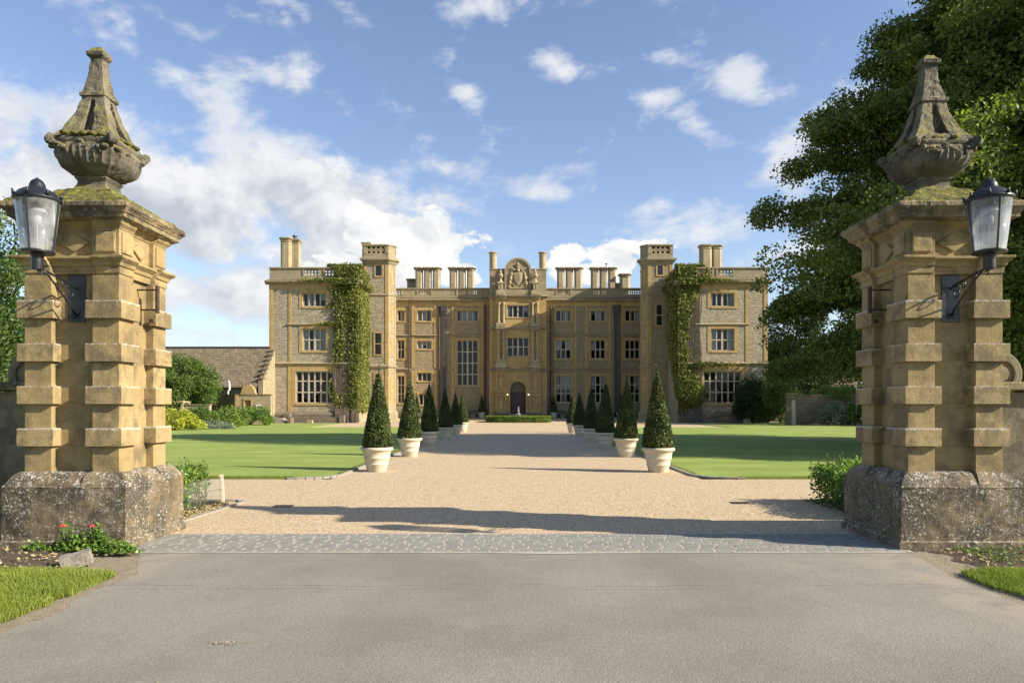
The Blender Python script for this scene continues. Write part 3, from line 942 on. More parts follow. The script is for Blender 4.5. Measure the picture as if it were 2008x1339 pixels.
        # swag of leafy lumps below the rim on each face
        for j in range(26):
            u = rs.uniform(-.30, .30)
            z = 4.535 - .06 * math.sin(PI * abs(u) / .30) + rs.uniform(-.022, .022)
            p = q @ Vector((u, -.366, z))
            lv.sphere(p, rs.uniform(.016, .036), 8, 5, (rs.uniform(.8, 1.6), rs.uniform(.8, 1.6), rs.uniform(.5, 1.2)))
        for j in range(7):
            u = -.22 + .44 * j / 6
            p = q @ Vector((u, -.372, 4.47 + rs.uniform(-.03, .02)))
            lv.sphere(p, rs.uniform(.014, .026), 7, 4, (.8, .8, 1.7))
    lo = lv.build('urn_scrollwork', M['urn'], F, smooth=40); rough(lo, .03, .010, 22, cx)
    up = [(.336, .004, .09, 4.625), (.315, .006, .10, 4.67), (.282, .018, .085, 4.715), (.275, .115, .078, 4.725), (.238, .105, .070, 4.80), (.205, .092, .058, 4.88), (.178, .080, .047, 4.96),
          (.156, .068, .038, 5.04), (.142, .055, .030, 5.10), (.136, .004, .028, 5.125), (.130, .002, .03, 5.175)]
    ub = MB().loft([plan(*q) for q in up]).build('urn_openwork', M['urn'], F)
    rough(ub, .035, .020, 11, cx + 1)
    nk = MB().loft([sqr(.150, 5.165), sqr(.150, 5.20), sqr(.132, 5.215), sqr(.112, 5.29), sqr(.094, 5.38), sqr(.080, 5.47), sqr(.072, 5.58), sqr(.068, 5.63), sqr(.08, 5.642), sqr(.10, 5.66), sqr(.104, 5.70), sqr(.09, 5.715), sqr(.05, 5.765), sqr(.02, 5.775)]).build('urn_neck', M['urn'], F)
    rough(nk, .03, .020, 14, cx + 6)
    # moss cushions where the openwork meets the bowl
    mo = MB()
    for j in range(70):
        a = rs.uniform(0, 2 * PI); k = rs.randrange(4)
        q = Matrix.Rotation(PI / 2 * k, 3, 'Z')
        p = q @ Vector((rs.uniform(-.27, .27), -rs.uniform(.27, .37), 4.635 + rs.uniform(-.01, .025)))
        mo.sphere(p, rs.uniform(.018, .045), 7, 4, (1.2, 1.2, .55))
    mo.build('moss', M['moss'], F, smooth=True)
    if cx > 0:      # the right finial is a little shorter
        F.scale = (1, 1, .945); F.location = (0, 0, 4.02 * .055)
    # iron gate strap on the gateway face
    ib = MB(); X = inner * (A - .01)
    yb = .13
    ib.box(X, X + inner * .05, yb, yb + .03, 2.56, 2.60)
    for z in (2.935, 2.70):
        ib.tube([(inner * (A - .10), yb - .10, z), (inner * (A + .155), yb - .10, z)], .011, 6)
    ib.box(inner * (A + .13), inner * (A + .155), yb - .125, yb - .07, 2.66, 2.975)
    ib.build('gate_hinge', M['iron'], P)
    return P


gate_pier('gate_pier', -4.905, 8.425, 'ochre stone gate pier with mossy urn finial left of the drive, gateway face sunlit', 1)
gate_pier('gate_pier', 4.87, 8.425, 'ochre stone gate pier with mossy urn finial in front of the big dark tree', -1)


# ---------------------------------------------------------------- wall lanterns on the piers
def lantern(cx, label):
    yw = 8.425 - .525 + .095                                  # face of the recessed panel
    L = empty('wall_lantern', (cx, yw, 3.0), label, 'wall lantern', 'lanterns on the gate piers')
    hy = -.665
    MB().box(-.10, .10, -.012, .004, -.50, .02).build('back_plate', M['plate'], L, bevel=.004)
    arm = MB()
    top = [(0, -.012, -.13), (0, -.10, -.10), (0, -.22, -.075), (0, -.36, -.055), (0, -.50, -.035), (0, -.60, -.015), (0, hy, 0.02)]
    arm.tube(top, .012, 8)
    arm.tube([(0, -.014, -.43), (0, -.12, -.34), (0, -.30, -.20), (0, -.46, -.09), (0, -.58, -.02)], .010, 8)
    def scroll(c, r0, turns, a0, dirn=1, th=.007):
        pts = []
        n = 26
        for i in range(n):
            t = i / (n - 1); a = a0 + dirn * t * turns * 2 * PI; r = r0 * (1 - .72 * t)
            pts.append((0, c[0] + r * math.cos(a), c[1] + r * math.sin(a)))
        return pts, th
    for c, r0, tu, a0, dr in (((-.13, -.19), .075, 1.2, 2.2, -1), ((-.24, -.125), .045, 1.2, .4, 1), ((-.05, -.44), .035, 1.3, 1.2, 1), ((-.62, -.06), .035, 1.1, 1.9, 1)):
        pts, th = scroll(c, r0, tu, a0, dr)
        arm.tube(pts, th, 7)
    arm.build('scroll_arm', M['black_metal'], L, smooth=True)
    z0 = 3.0
    cup = MB().lathe([(.0, 2.955), (.050, 2.96), (.055, 2.98), (.055, 3.09), (.062, 3.095), (.065, 3.11), (.155, 3.125), (.160, 3.135), (.158, 3.15), (.14, 3.155)], (0, 0), 28)
    cup.build('cup', M['black_metal'], L, smooth=40, loc=(0, hy, -3.0))
    g = MB(); n = 48
    rings = [[(r * math.cos(2 * PI * k / n), r * math.sin(2 * PI * k / n), z) for k in range(n)] for r, z in ((.146, 3.15), (.204, 3.665), (.201, 3.665), (.143, 3.15))]
    g.loft(rings, cap=False)
    gl = g.build('glass_shade', M['lamp_glass'], L, smooth=True, loc=(0, hy, -3.0))
    cap = MB().lathe([(.202, 3.655), (.216, 3.66), (.223, 3.675), (.219, 3.69), (.208, 3.70), (.192, 3.715), (.17, 3.745), (.125, 3.775), (.085, 3.79), (.078, 3.80), (.072, 3.83), (.055, 3.865), (.03, 3.885), (.012, 3.895), (.0, 3.91)], (0, 0), 32)
    cap.build('cap', M['black_metal'], L, smooth=35, loc=(0, hy, -3.0))
    cr = MB()
    for k in range(8):
        a = 2 * PI * k / 8 + .2
        c, s_ = math.cos(a), math.sin(a)
        cr.tube([(.215 * c, .215 * s_, 3.69), (.225 * c, .225 * s_, 3.725), (.232 * c, .232 * s_, 3.74)], [.018, .013, .004], 6)
    cr.build_each('crest_spike', M['black_metal'], L, smooth=True, loc=(0, hy, -3.0))
    for k in range(4):
        a = -PI / 2 + PI / 2 * k + .12 * (1 if cx < 0 else -1)
        c, s_ = math.cos(a), math.sin(a)
        MB().tube([(.150 * c, .150 * s_, 3.14), (.209 * c, .209 * s_, 3.67)], .010, 6).build('glazing_bar', M['black_metal'], L, loc=(0, hy, -3.0))
    li = MB().lathe([(.0, 3.61), (.045, 3.60), (.075, 3.575), (.09, 3.55), (.085, 3.54), (.04, 3.56), (.0, 3.565)], (0, 0), 20)
    li.build('lamp_holder', M['white_paint'], L, smooth=True, loc=(0, hy, -3.0))
    MB().sphere((0, 0, 3.475), .04, 14, 10, (1, 1, 1.35)).build('bulb', M['curtain'], L, smooth=True, loc=(0, hy, -3.0))
    MB().tube([(0, 0, 3.15), (0, 0, 3.44)], .004, 5).build('lamp_rod', M['white_paint'], L, loc=(0, hy, -3.0))
    return L


lantern(-4.905, 'black wall lantern with tapering clear glass, bracketed to the left gate pier')
lantern(4.87, 'black wall lantern with tapering clear glass, bracketed to the right gate pier')


# ---------------------------------------------------------------- garden walls that run out from the piers
def gate_wall(sgn, label):
    Wl = empty('boundary_wall', (sgn * 5.4, 8.45, 0), label, 'wall')
    x0 = sgn * 5.42
    b = MB()
    xs_ = [5.42 + .3 * i for i in range(40)]
    b.box(x0, sgn * 17, 8.28, 8.72, -.02, 1.72)
    b.box(x0, sgn * 17, 8.22, 8.78, -.02, .62)
    w = b.build('wall_body', M['gatewall'], None); w.parent = Wl; w.location = (-Wl.location.x, -8.45, 0)
    c = MB().box(sgn * 5.42, sgn * 17, 8.17, 8.83, 1.74, 1.84).build('coping', M['cornice'], Wl, loc=(-Wl.location.x, -8.45, 0), bevel=.02)
    # scroll that dies against the pier
    s_ = MB()
    pts = []
    cx, cz, n = 5.60, 1.93, 30
    outer = [(cx + .27 * math.cos(a), cz + .27 * math.sin(a)) for a in np.linspace(-PI * .5, PI * 1.0, 22)]
    poly = [(sgn * x, z) for x, z in outer]
    poly.append((sgn * 5.40, 1.84)); poly.append((sgn * 5.40, 1.66))
    if sgn < 0: poly = poly[::-1]
    s_.prism_y(poly, 8.25, 8.75)
    sc_ = s_.build('wall_scroll', M['gatewall'], Wl, loc=(-Wl.location.x, -8.45, 0), bevel=.015)
    e_ = MB().ring(sgn * cx, cz, .20, .155, 8.22, 8.26, 24)
    e_.ring(sgn * cx, cz, .09, .0, 8.215, 8.26, 16)
    e_.build('scroll_eye', M['gatewall'], Wl, loc=(-Wl.location.x, -8.45, 0), bevel=.008)


gate_wall(-1, 'low weathered boundary wall with a carved scroll, running left from the left gate pier')
gate_wall(1, 'low weathered boundary wall with a carved scroll, running right from the right gate pier')

# ---------------------------------------------------------------- small things by the gate
def rock(name, c, s3, label, mat):
    o = MB().box(-s3[0], s3[0], -s3[1], s3[1], 0, s3[2]).build(name, mat)
    rough(o, .04, .03, 5, c[0])
    o.location = c
    return o


st = rock('stone_block', (-4.24, 6.93, .01), (.13, .07, .13), '', M['stone_grey'])
st.rotation_euler = (R(8), R(-12), R(25))
tag(st, 'rough grey stone block lying beside the flowers at the foot of the left pier', 'stone')
dr = empty('drain_grate', (-3.62, 11.15, .008), 'small rusty drain grate in the gravel, left of the drive', 'drain grate', 'drain grates in the gravel')
d = MB().ring(0, 0, .13, .10, -.004, .004, 4)
d = MB()
for (a, b_, c, e) in ((-.14, .14, -.10, -.08), (-.14, .14, .08, .10), (-.14, -.12, -.08, .08), (.12, .14, -.08, .08)): d.box(a, b_, c, e, -.003, .006)
d.build('frame', M['iron'], dr)
d = MB()
for i in range(7): d.box(-.115 + i * .035, -.10 + i * .035, -.08, .08, -.003, .004)
d.build('bar_grid', M['lead'], dr)
dr2 = copy_tree(dr); dr2.location = (3.62, 11.5, .008)
dr2['label'] = 'small rusty drain grate in the gravel beside the right hedge shadow'

# ================================================================ PLANTERS AND TOPIARY
pot_mesh = None


def make_pot(loc, label):
    E = empty('planter', loc, label, 'planter', 'cream planters lining the drive')
    prof = [(.0, .0), (.225, .0), (.232, .012), (.262, .15), (.275, .165), (.282, .18), (.272, .195), (.296, .30), (.31, .315), (.316, .33), (.306, .345), (.332, .475), (.352, .495), (.378, .510), (.392, .53), (.392, .555), (.380, .575), (.362, .585), (.335, .583), (.325, .56), (.322, .50), (.0, .50)]
    MB().lathe(prof, (0, 0), 48, cap=False).build('pot', M['cream_stone'], E, smooth=55)
    MB().lathe([(.0, .525), (.15, .53), (.30, .52), (.322, .505)], (0, 0), 20, cap=False).build('soil', M['compost'], E, smooth=True)
    return E


def make_cone(seed, h=1.93, r=.375, n=9000, leaf=.05):
    """clipped conical yew: hundreds of sprays on a slightly bulging cone"""
    lr = np.random.default_rng(seed)
    t = 1 - np.sqrt(1 - lr.random(n) * .997)
    t = t * .985
    a = lr.uniform(0, 2 * PI, n)
    def rad(t): return r * (np.power(1 - t, .86) * (1 - .22 * np.exp(-((t) / .035) ** 2)) + .035 * (1 - t)) * 1.0
    off = np.array([noise.noise(Vector((math.cos(x) * 1.6 + seed, math.sin(x) * 1.6, y * 5))) for x, y in zip(a, t)])
    rr = rad(t) * (1 + .09 * off) + lr.normal(0, .010, n) - np.abs(lr.normal(0, .018, n))
    P = np.stack([rr * np.cos(a), rr * np.sin(a), .54 + t * h + .03 * off], 1)
    N = np.stack([np.cos(a), np.sin(a), np.full(n, .45)], 1); N /= np.linalg.norm(N, axis=1)[:, None]
    v, f = leaf_quads(P, lr.uniform(leaf * .6, leaf * 1.3, n), N, .30)
    m = 26
    P2 = np.stack([lr.normal(0, .012, m), lr.normal(0, .012, m), .54 + h * lr.uniform(.95, 1.05, m)], 1)
    v2, f2 = leaf_quads(P2, lr.uniform(.03, .06, m))
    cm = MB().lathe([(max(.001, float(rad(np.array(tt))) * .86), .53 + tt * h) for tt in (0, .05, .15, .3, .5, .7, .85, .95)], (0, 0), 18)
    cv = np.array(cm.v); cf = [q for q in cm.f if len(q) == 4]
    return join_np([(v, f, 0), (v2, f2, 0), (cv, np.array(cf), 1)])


cones = [make_cone(s) for s in (3, 8, 21)]
cone_objs = []


def place_cone(i, loc, rz, label, sc=1.0, szz=1.0):
    T_ = empty('topiary_cone', loc, label, 'topiary', 'clipped topiary cones along the drive', rz)
    T_.scale = (sc, sc * 1.02, sc * szz)
    T_.rotation_euler = (R(1.2 * math.sin(rz * 5)), R(1.2 * math.cos(rz * 7)), rz)
    if len(cone_objs) <= i:
        v, f, mi = cones[i]
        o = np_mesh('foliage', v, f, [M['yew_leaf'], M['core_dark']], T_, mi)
        cone_objs.append(o.data)
    else:
        o = bpy.data.objects.new('foliage', cone_objs[i]); col.objects.link(o); o.parent = T_
    s = MB().tube([(0, 0, .50), (0, 0, .9)], .022, 8).build('stem', M['bark'], T_)
    return T_


ordinal = ['nearest', 'second nearest', 'third', 'fourth', 'fifth', 'farthest']
pot0 = None
k_ = 0
for side, X, ds in (('left', -3.33, (17.2, 22.35, 28.1, 33.9, 39.6, 45.0)), ('right', 3.42, (17.05, 22.2, 27.0, 32.2, 38.0, 42.8))):
    for i, dd in enumerate(ds):
        lp = '%s cream ribbed planter in the %s row along the drive' % (ordinal[i], side)
        lt = 'clipped cone topiary in the %s planter of the %s row' % (ordinal[i], side)
        x = X + (.03 if i else 0) + (0.0, .0, -.06, -.02, .0, .0)[i]
        if pot0 is None:
            pot0 = make_pot((x, dd, .004), lp)
        else:
            q = copy_tree(pot0); q.location = (x, dd, .004); q['label'] = lp; q.rotation_euler = (0, 0, k_ * .7)
        place_cone(k_ % 3, (x, dd, .004), k_ * 1.37, lt, 1.0, (1.0, .99, 1.03, 1.0, .97, .98)[i])
        k_ += 1
# small ones standing against the house
hp = [(-11.05, 80.3, 'between the left tower and the second window bay'), (-3.75, 80.9, 'left of the front door'), (4.40, 80.9, 'right of the front door'), (11.9, 80.7, 'beside the right lead downpipe')]
for i, (x, y, where) in enumerate(hp):
    z = .004 + .326 * (y - 70) / 12
    q = copy_tree(pot0); q.location = (x, y, z); q['label'] = 'plain cream planter against the house, %s' % where; q['group'] = 'planters against the house'
    q.scale = (1.28, 1.28, 1.1)
    c = place_cone(i % 3, (x, y, z), i * 2.1, 'dark clipped cone topiary against the house, %s' % where, 1.1, .98)
    c['group'] = 'topiary cones against the house'

# ================================================================ THE MANOR HOUSE
C = .33                                   # house centre line
H = empty('manor_house', (C, 80, 0), 'large golden stone manor house with balustraded parapets, square towers and a central porch', 'house')


def hb(mb, name, mat, parent=None, **kw):
    """build a part whose coordinates are written in house space (x from the centre line, world y, world z)"""
    o = mb.build(name, mat, parent or H, **kw)
    if parent is None:
        o.location = (0, -80, 0)
    return o


def wall_grid(mb, x0, x1, z0, z1, holes, y, rev=.45):
    xs = sorted({x0, x1, *[h[0] for h in holes], *[h[1] for h in holes]})
    zs = sorted({z0, z1, *[h[2] for h in holes], *[h[3] for h in holes]})
    vs, idx = [], {}
    def vi(x, z):
        k = (round(x, 4), round(z, 4))
        if k not in idx: idx[k] = len(vs); vs.append((x, y, z))
        return idx[k]
    fs = []
    for xa, xb in zip(xs, xs[1:]):
        for za, zb in zip(zs, zs[1:]):
            cx, cz = (xa + xb) / 2, (za + zb) / 2
            if any(h[0] < cx < h[1] and h[2] < cz < h[3] for h in holes): continue
            fs.append((vi(xa, za), vi(xb, za), vi(xb, zb), vi(xa, zb)))
    mb.add(vs, fs)
    for a, b, c, d in holes:
        mb.add([(a, y, c), (a, y + rev, c), (a, y + rev, d), (a, y, d)], [(0, 1, 2, 3)])
        mb.add([(b, y, c), (b, y, d), (b, y + rev, d), (b, y + rev, c)], [(0, 1, 2, 3)])
        mb.add([(a, y, c), (b, y, c), (b, y + rev, c), (a, y + rev, c)], [(0, 1, 2, 3)])
        mb.add([(a, y, d), (a, y + rev, d), (b, y + rev, d), (b, y, d)], [(0, 1, 2, 3)])


wr = random.Random(5)


def window(x0, x1, z0, z1, y, cols, rows, mid=0, curt=None, sur=.30, zs=None, depth=.16, red=False, hood=True):
    """mullioned window: stone bars + golden surround, glazed lights, curtains. y = wall face"""
    b = MB(); bw = .075; mw = .105 if cols < 6 else .14
    yf, yb = y + depth, y + depth + .14
    ow = .09
    b.box(x0, x0 + ow, yf, yb, z0, z1); b.box(x1 - ow, x1, yf, yb, z0, z1)
    b.box(x0 + ow, x1 - ow, yf, yb, z0, z0 + ow); b.box(x0 + ow, x1 - ow, yf, yb, z1 - ow, z1)
    W_ = (x1 - x0 - ow)
    xm = [x0 + ow / 2 + W_ * i / cols for i in range(cols + 1)]
    if zs is None: zs = [z0 + ow / 2 + (z1 - z0 - ow) * j / rows for j in range(rows + 1)]
    else: zs = [z0 + ow / 2] + zs + [z1 - ow / 2]
    for i in range(1, cols):
        hw = (mw * (1.75 if (mid and i == cols // 2) else 1.0)) / 2
        b.box(xm[i] - hw, xm[i] + hw, yf - .01, yb - .01, z0 + ow, z1 - ow)
    for j in range(1, len(zs) - 1):
        b.box(x0 + ow, x1 - ow, yf + .004, yb + .004, zs[j] - .055, zs[j] + .055)
    w = hb(b, 'window', M['mullion'])
    g = MB(); fr = MB()
    for i in range(cols):
        for j in range(len(zs) - 1):
            a, c = wr.uniform(-.010, .010), wr.uniform(-.012, .012)
            xa, xb, za, zb = xm[i], xm[i + 1], zs[j], zs[j + 1]
            yy = y + depth + .09
            g.add([(xa, yy - a - c, za), (xb, yy + a - c, za), (xb, yy + a + c, zb), (xa, yy - a + c, zb)], [(0, 1, 2, 3)])
            hw = .056
            for (p, q, r_, s_) in ((xa + hw, xa + hw + .02, za + .05, zb - .05), (xb - hw - .02, xb - hw, za + .05, zb - .05)):
                fr.box(p, q, yy - .035, yy - .012, r_, s_)
    g.build('pane', M['pane'], w)
    fr.build('casement', M['casement'], w)
    if sur:
        s = MB(); t = .035
        s.box(x0 - sur, x0 - .002, y - t, y + .05, z0 - sur * .6, z1 + sur)
        s.box(x1 + .002, x1 + sur, y - t, y + .05, z0 - sur * .6, z1 + sur)
        s.box(x0 - .002, x1 + .002, y - t, y + .05, z1 + .002, z1 + sur)
        s.box(x0 - .002, x1 + .002, y - t - .03, y + .05, z0 - sur * .6, z0 - .002)
        s.build('surround', M['ashlar'], w)
    if curt:
        cb = MB()
        for i, ch in enumerate(curt):
            if ch == '.': continue
            xa, xb = xm[i] + .04, xm[i + 1] - .04
            if ch == 'l': xb = xa + (xb - xa) * .55
            if ch == 'r': xa = xb - (xb - xa) * .55
            n = 14
            zt, zb_ = z1 - .05, z0 + .05
            if ch == 'h': zb_ = (z0 + z1) / 2
            pts = [(xa + (xb - xa) * k / n, y + depth + .24 + .03 * math.sin(k * 2.4)) for k in range(n + 1)]
            cb.add([(px, py, zb_) for px, py in pts] + [(px, py, zt) for px, py in pts], [(k, k + 1, n + 2 + k, n + 1 + k) for k in range(n)])
        if cb.f: cb.build('curtain', M['curtain'], w)
    if red:
        rb = MB()
        rb.box(x0 + .1, x1 - .1, y + depth + .9, y + depth + 1.0, z0, z1 - .5)
        rb.build('furnishing', M['red_cloth'], w)
    return w


def string(mb, x0, x1, y, z, d=.16, h=.26):
    """moulded band with a sloped top"""
    p = [(y + .05, z - h * .55), (y - d * .35, z - h * .5), (y - d * .45, z - h * .2), (y - d, z - h * .05), (y - d, z + h * .12), (y + .05, z + h * .5)]
    mb.loft([[(x0, a, b) for a, b in p], [(x1, a, b) for a, b in p]])


def pierced(mb, x0, x1, z0, z1, y, t=.16):
    """openwork strapwork: two staggered rows of linked rings between rails"""
    h = (z1 - z0) / 2; r = h * .56
    n = max(2, round((x1 - x0) / (h * 1.05))); st = (x1 - x0) / n
    for row in range(2):
        zc = z0 + h * (.5 + row)
        for i in range(n):
            mb.ring(x0 + st * (i + .5), zc, r, r * .58, y + .02, y + t - .02, 10)
    for i in range(n + 1):
        x = min(max(x0 + st * i, x0 + .04), x1 - .04)
        mb.box(x - .035, x + .035, y + .035, y + t - .035, z0, z1)


def parapet(x0, x1, y, z0, z1, openings, lip=.10):
    """solid parapet with pierced panels between x pairs"""
    b = MB(); t = .30
    xs = [x0] + [v for o_ in openings for v in o_] + [x1]
    zo0, zo1 = z0 + .42, z1 - .13
    for a, c in zip(xs[0::2], xs[1::2]): b.box(a, c, y, y + t, z0, z1)
    for a, c in openings:
        b.box(a, c, y + .003, y + t, z0, zo0); b.box(a, c, y + .003, y + t, zo1, z1)
    w = hb(b, 'parapet', M['parapet'])
    k = MB(); k.box(x0 - .05, x1 + .05, y - lip, y + t + lip, z1 + .001, z1 + .12)
    for a, c in openings:
        for xx in (a, c):
            k.box(xx - .09, xx + .09, y - .05, y - .002, z0 + .3, z1)
    k.box(x0, x1, y - .06, y - .003, z0 + .002, z0 + .30)
    k.build('coping', M['parapet'], w)
    if openings:
        q = MB()
        for a, c in openings: pierced(q, a, c, zo0, zo1, y + .08)
        q.build('balustrade', M['ashlar_pale'], w)
    return w


# ---- wings -------------------------------------------------------
YW = 70.0
def wing(s):
    X = lambda u: s * u
    def bx(mb, u0, u1, *r): mb.box(X(u0), X(u1), *r)
    holes = [(19.87 - 1.0 + 0.0, 21.17, 11.40, 12.73), (18.87, 21.17, 7.06, 9.22), (18.17, 21.85, 1.93, 5.05)]
    hs = [tuple(sorted((X(a), X(b)))) + (c, d) for a, b, c, d in holes]
    b = MB(); x0, x1 = sorted((X(15.67), X(24.37)))
    wall_grid(b, x0, x1, -.05, 13.95, hs, YW)
    wl = hb(b, 'wall', M['rubble'])
    b = MB()
    b.box(X(24.37), X(23.87), YW + .002, 94, -.05, 13.95)
    b.box(X(15.67), X(16.17), YW + .002, 81.39, -.05, 13.95)
    b.box(X(23.86), X(16.18), 93.5, 94, -.05, 13.95)
    sw = hb(b, 'wall', M['rubble'])
    b = MB(); b.box(X(24.36), X(15.68), YW + .31, 94, 13.90, 14.0); hb(b, 'roof', M['lead'])
    b = MB(); b.box(X(23.8), X(16.2), YW + 4.5, YW + 4.6, 0, 13.8)
    for z in (5.6, 10.1): b.box(X(23.8), X(16.2), YW + .5, YW + 4.5, z, z + .2)
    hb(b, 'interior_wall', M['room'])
    # windows
    for (x0_, x1_, z0_, z1_), (cl, rw, cu) in zip(hs, ((4, 1, 'rl.h' if s < 0 else 'l..r'), (4, 2, 'f.ff' if s < 0 else 'f..f'), (6, 3, None))):
        window(x0_, x1_, z0_, z1_, YW, cl, rw, mid=cl == 4, curt=cu, sur=.33 if cl == 4 else .36, red=(s > 0 and cl == 6), zs=([3.0, 4.1] if cl == 6 else None))
    # golden dressings
    b = MB(); t = .04
    for u0, u1 in ((24.05, 24.41), (22.25, 22.53), (17.45, 17.73)):
        bx(b, u0, u1, YW - t, YW + .02, 5.95, 13.08)
    bx(b, 15.65, 15.95, YW - t, YW + .02, .0, 13.08)
    bx(b, 24.36, 24.44, YW - t + .001, YW + .35, 5.95, 13.08)
    bx(b, 24.05, 24.43, YW - t - .004, YW + .3, .95, 5.66)
    bx(b, 22.25, 22.60, YW - t, YW + .02, .95, 5.66); bx(b, 17.38, 17.72, YW - t, YW + .02, .95, 5.66)
    bx(b, 15.62, 24.44, YW - t - .01, YW + .02, 13.08, 13.56)
    bx(b, 17.74, 22.24, YW - t, YW + .02, 5.40, 5.64)
    for o_ in b.build_each('quoin_strip', M['ashlar'], H): o_.location = (0, -80, 0)
    # string courses and main cornice
    b = MB()
    string(b, X(15.62), X(24.5), YW, 5.82, .20, .30)
    string(b, X(17.3), X(22.65), YW, 9.66, .16, .24)
    for o_ in b.build_each('string_course', M['ashlar_pale'], H): o_.location = (0, -80, 0)
    b = MB()
    p = [(YW + .1, 13.55), (YW - .14, 13.56), (YW - .20, 13.66), (YW - .40, 13.74), (YW - .42, 13.86), (YW + .1, 14.02)]
    b.loft([[(X(15.3), a, z) for a, z in p], [(X(24.78), a, z) for a, z in p]])
    p2 = [(24.36, 13.55), (24.52, 13.56), (24.58, 13.66), (24.78, 13.74), (24.80, 13.86), (24.36, 14.02)]
    b.loft([[(X(a), YW - .3, z) for a, z in p2], [(X(a), YW + 20, z) for a, z in p2]])
    p2 = [(15.68, 13.55), (15.52, 13.56), (15.46, 13.66), (15.27, 13.74), (15.25, 13.86), (15.68, 14.02)]
    b.loft([[(X(a), YW - .3, z) for a, z in p2], [(X(a), YW + 4.6, z) for a, z in p2]])
    hb(b, 'cornice', M['parapet'])
    # plinth with weathered slope
    b = MB()
    p = [(YW + .02, -.05), (YW - .26, -.05), (YW - .26, .85), (YW + .02, 1.15)]
    b.loft([[(X(15.6), a, z) for a, z in p], [(X(24.5), a, z) for a, z in p]])
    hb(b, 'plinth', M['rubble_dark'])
    op = [(17.45, 19.05), (19.45, 21.05)]
    parapet(*sorted((X(15.67), X(24.39))), YW - .02, 14.0, 15.12, sorted([tuple(sorted((X(a), X(c)))) for a, c in op]))
    sp_ = MB()
    for u in (24.09, 15.67):
        sp_.box(X(u), X(u + .28), YW + .3, 78 if u > 20 else 74.7, 14.0, 15.12)
    hb(sp_, 'parapet', M['parapet'])


wing(-1); wing(1)
# stone bench and steps along the left wing, low blocks at the foot
b = MB(); b.box(-22.05, -17.35, 68.9, 69.72, -.02, .55); b.box(-22.7, -22.1, 68.85, 69.73, .56, .98); b.box(-17.3, -16.8, 68.8, 69.3, .0, .75)
for o_ in b.build_each('terrace_block', M['rubble_dark'], H, bevel=.02): o_.location = (0, -80, 0)


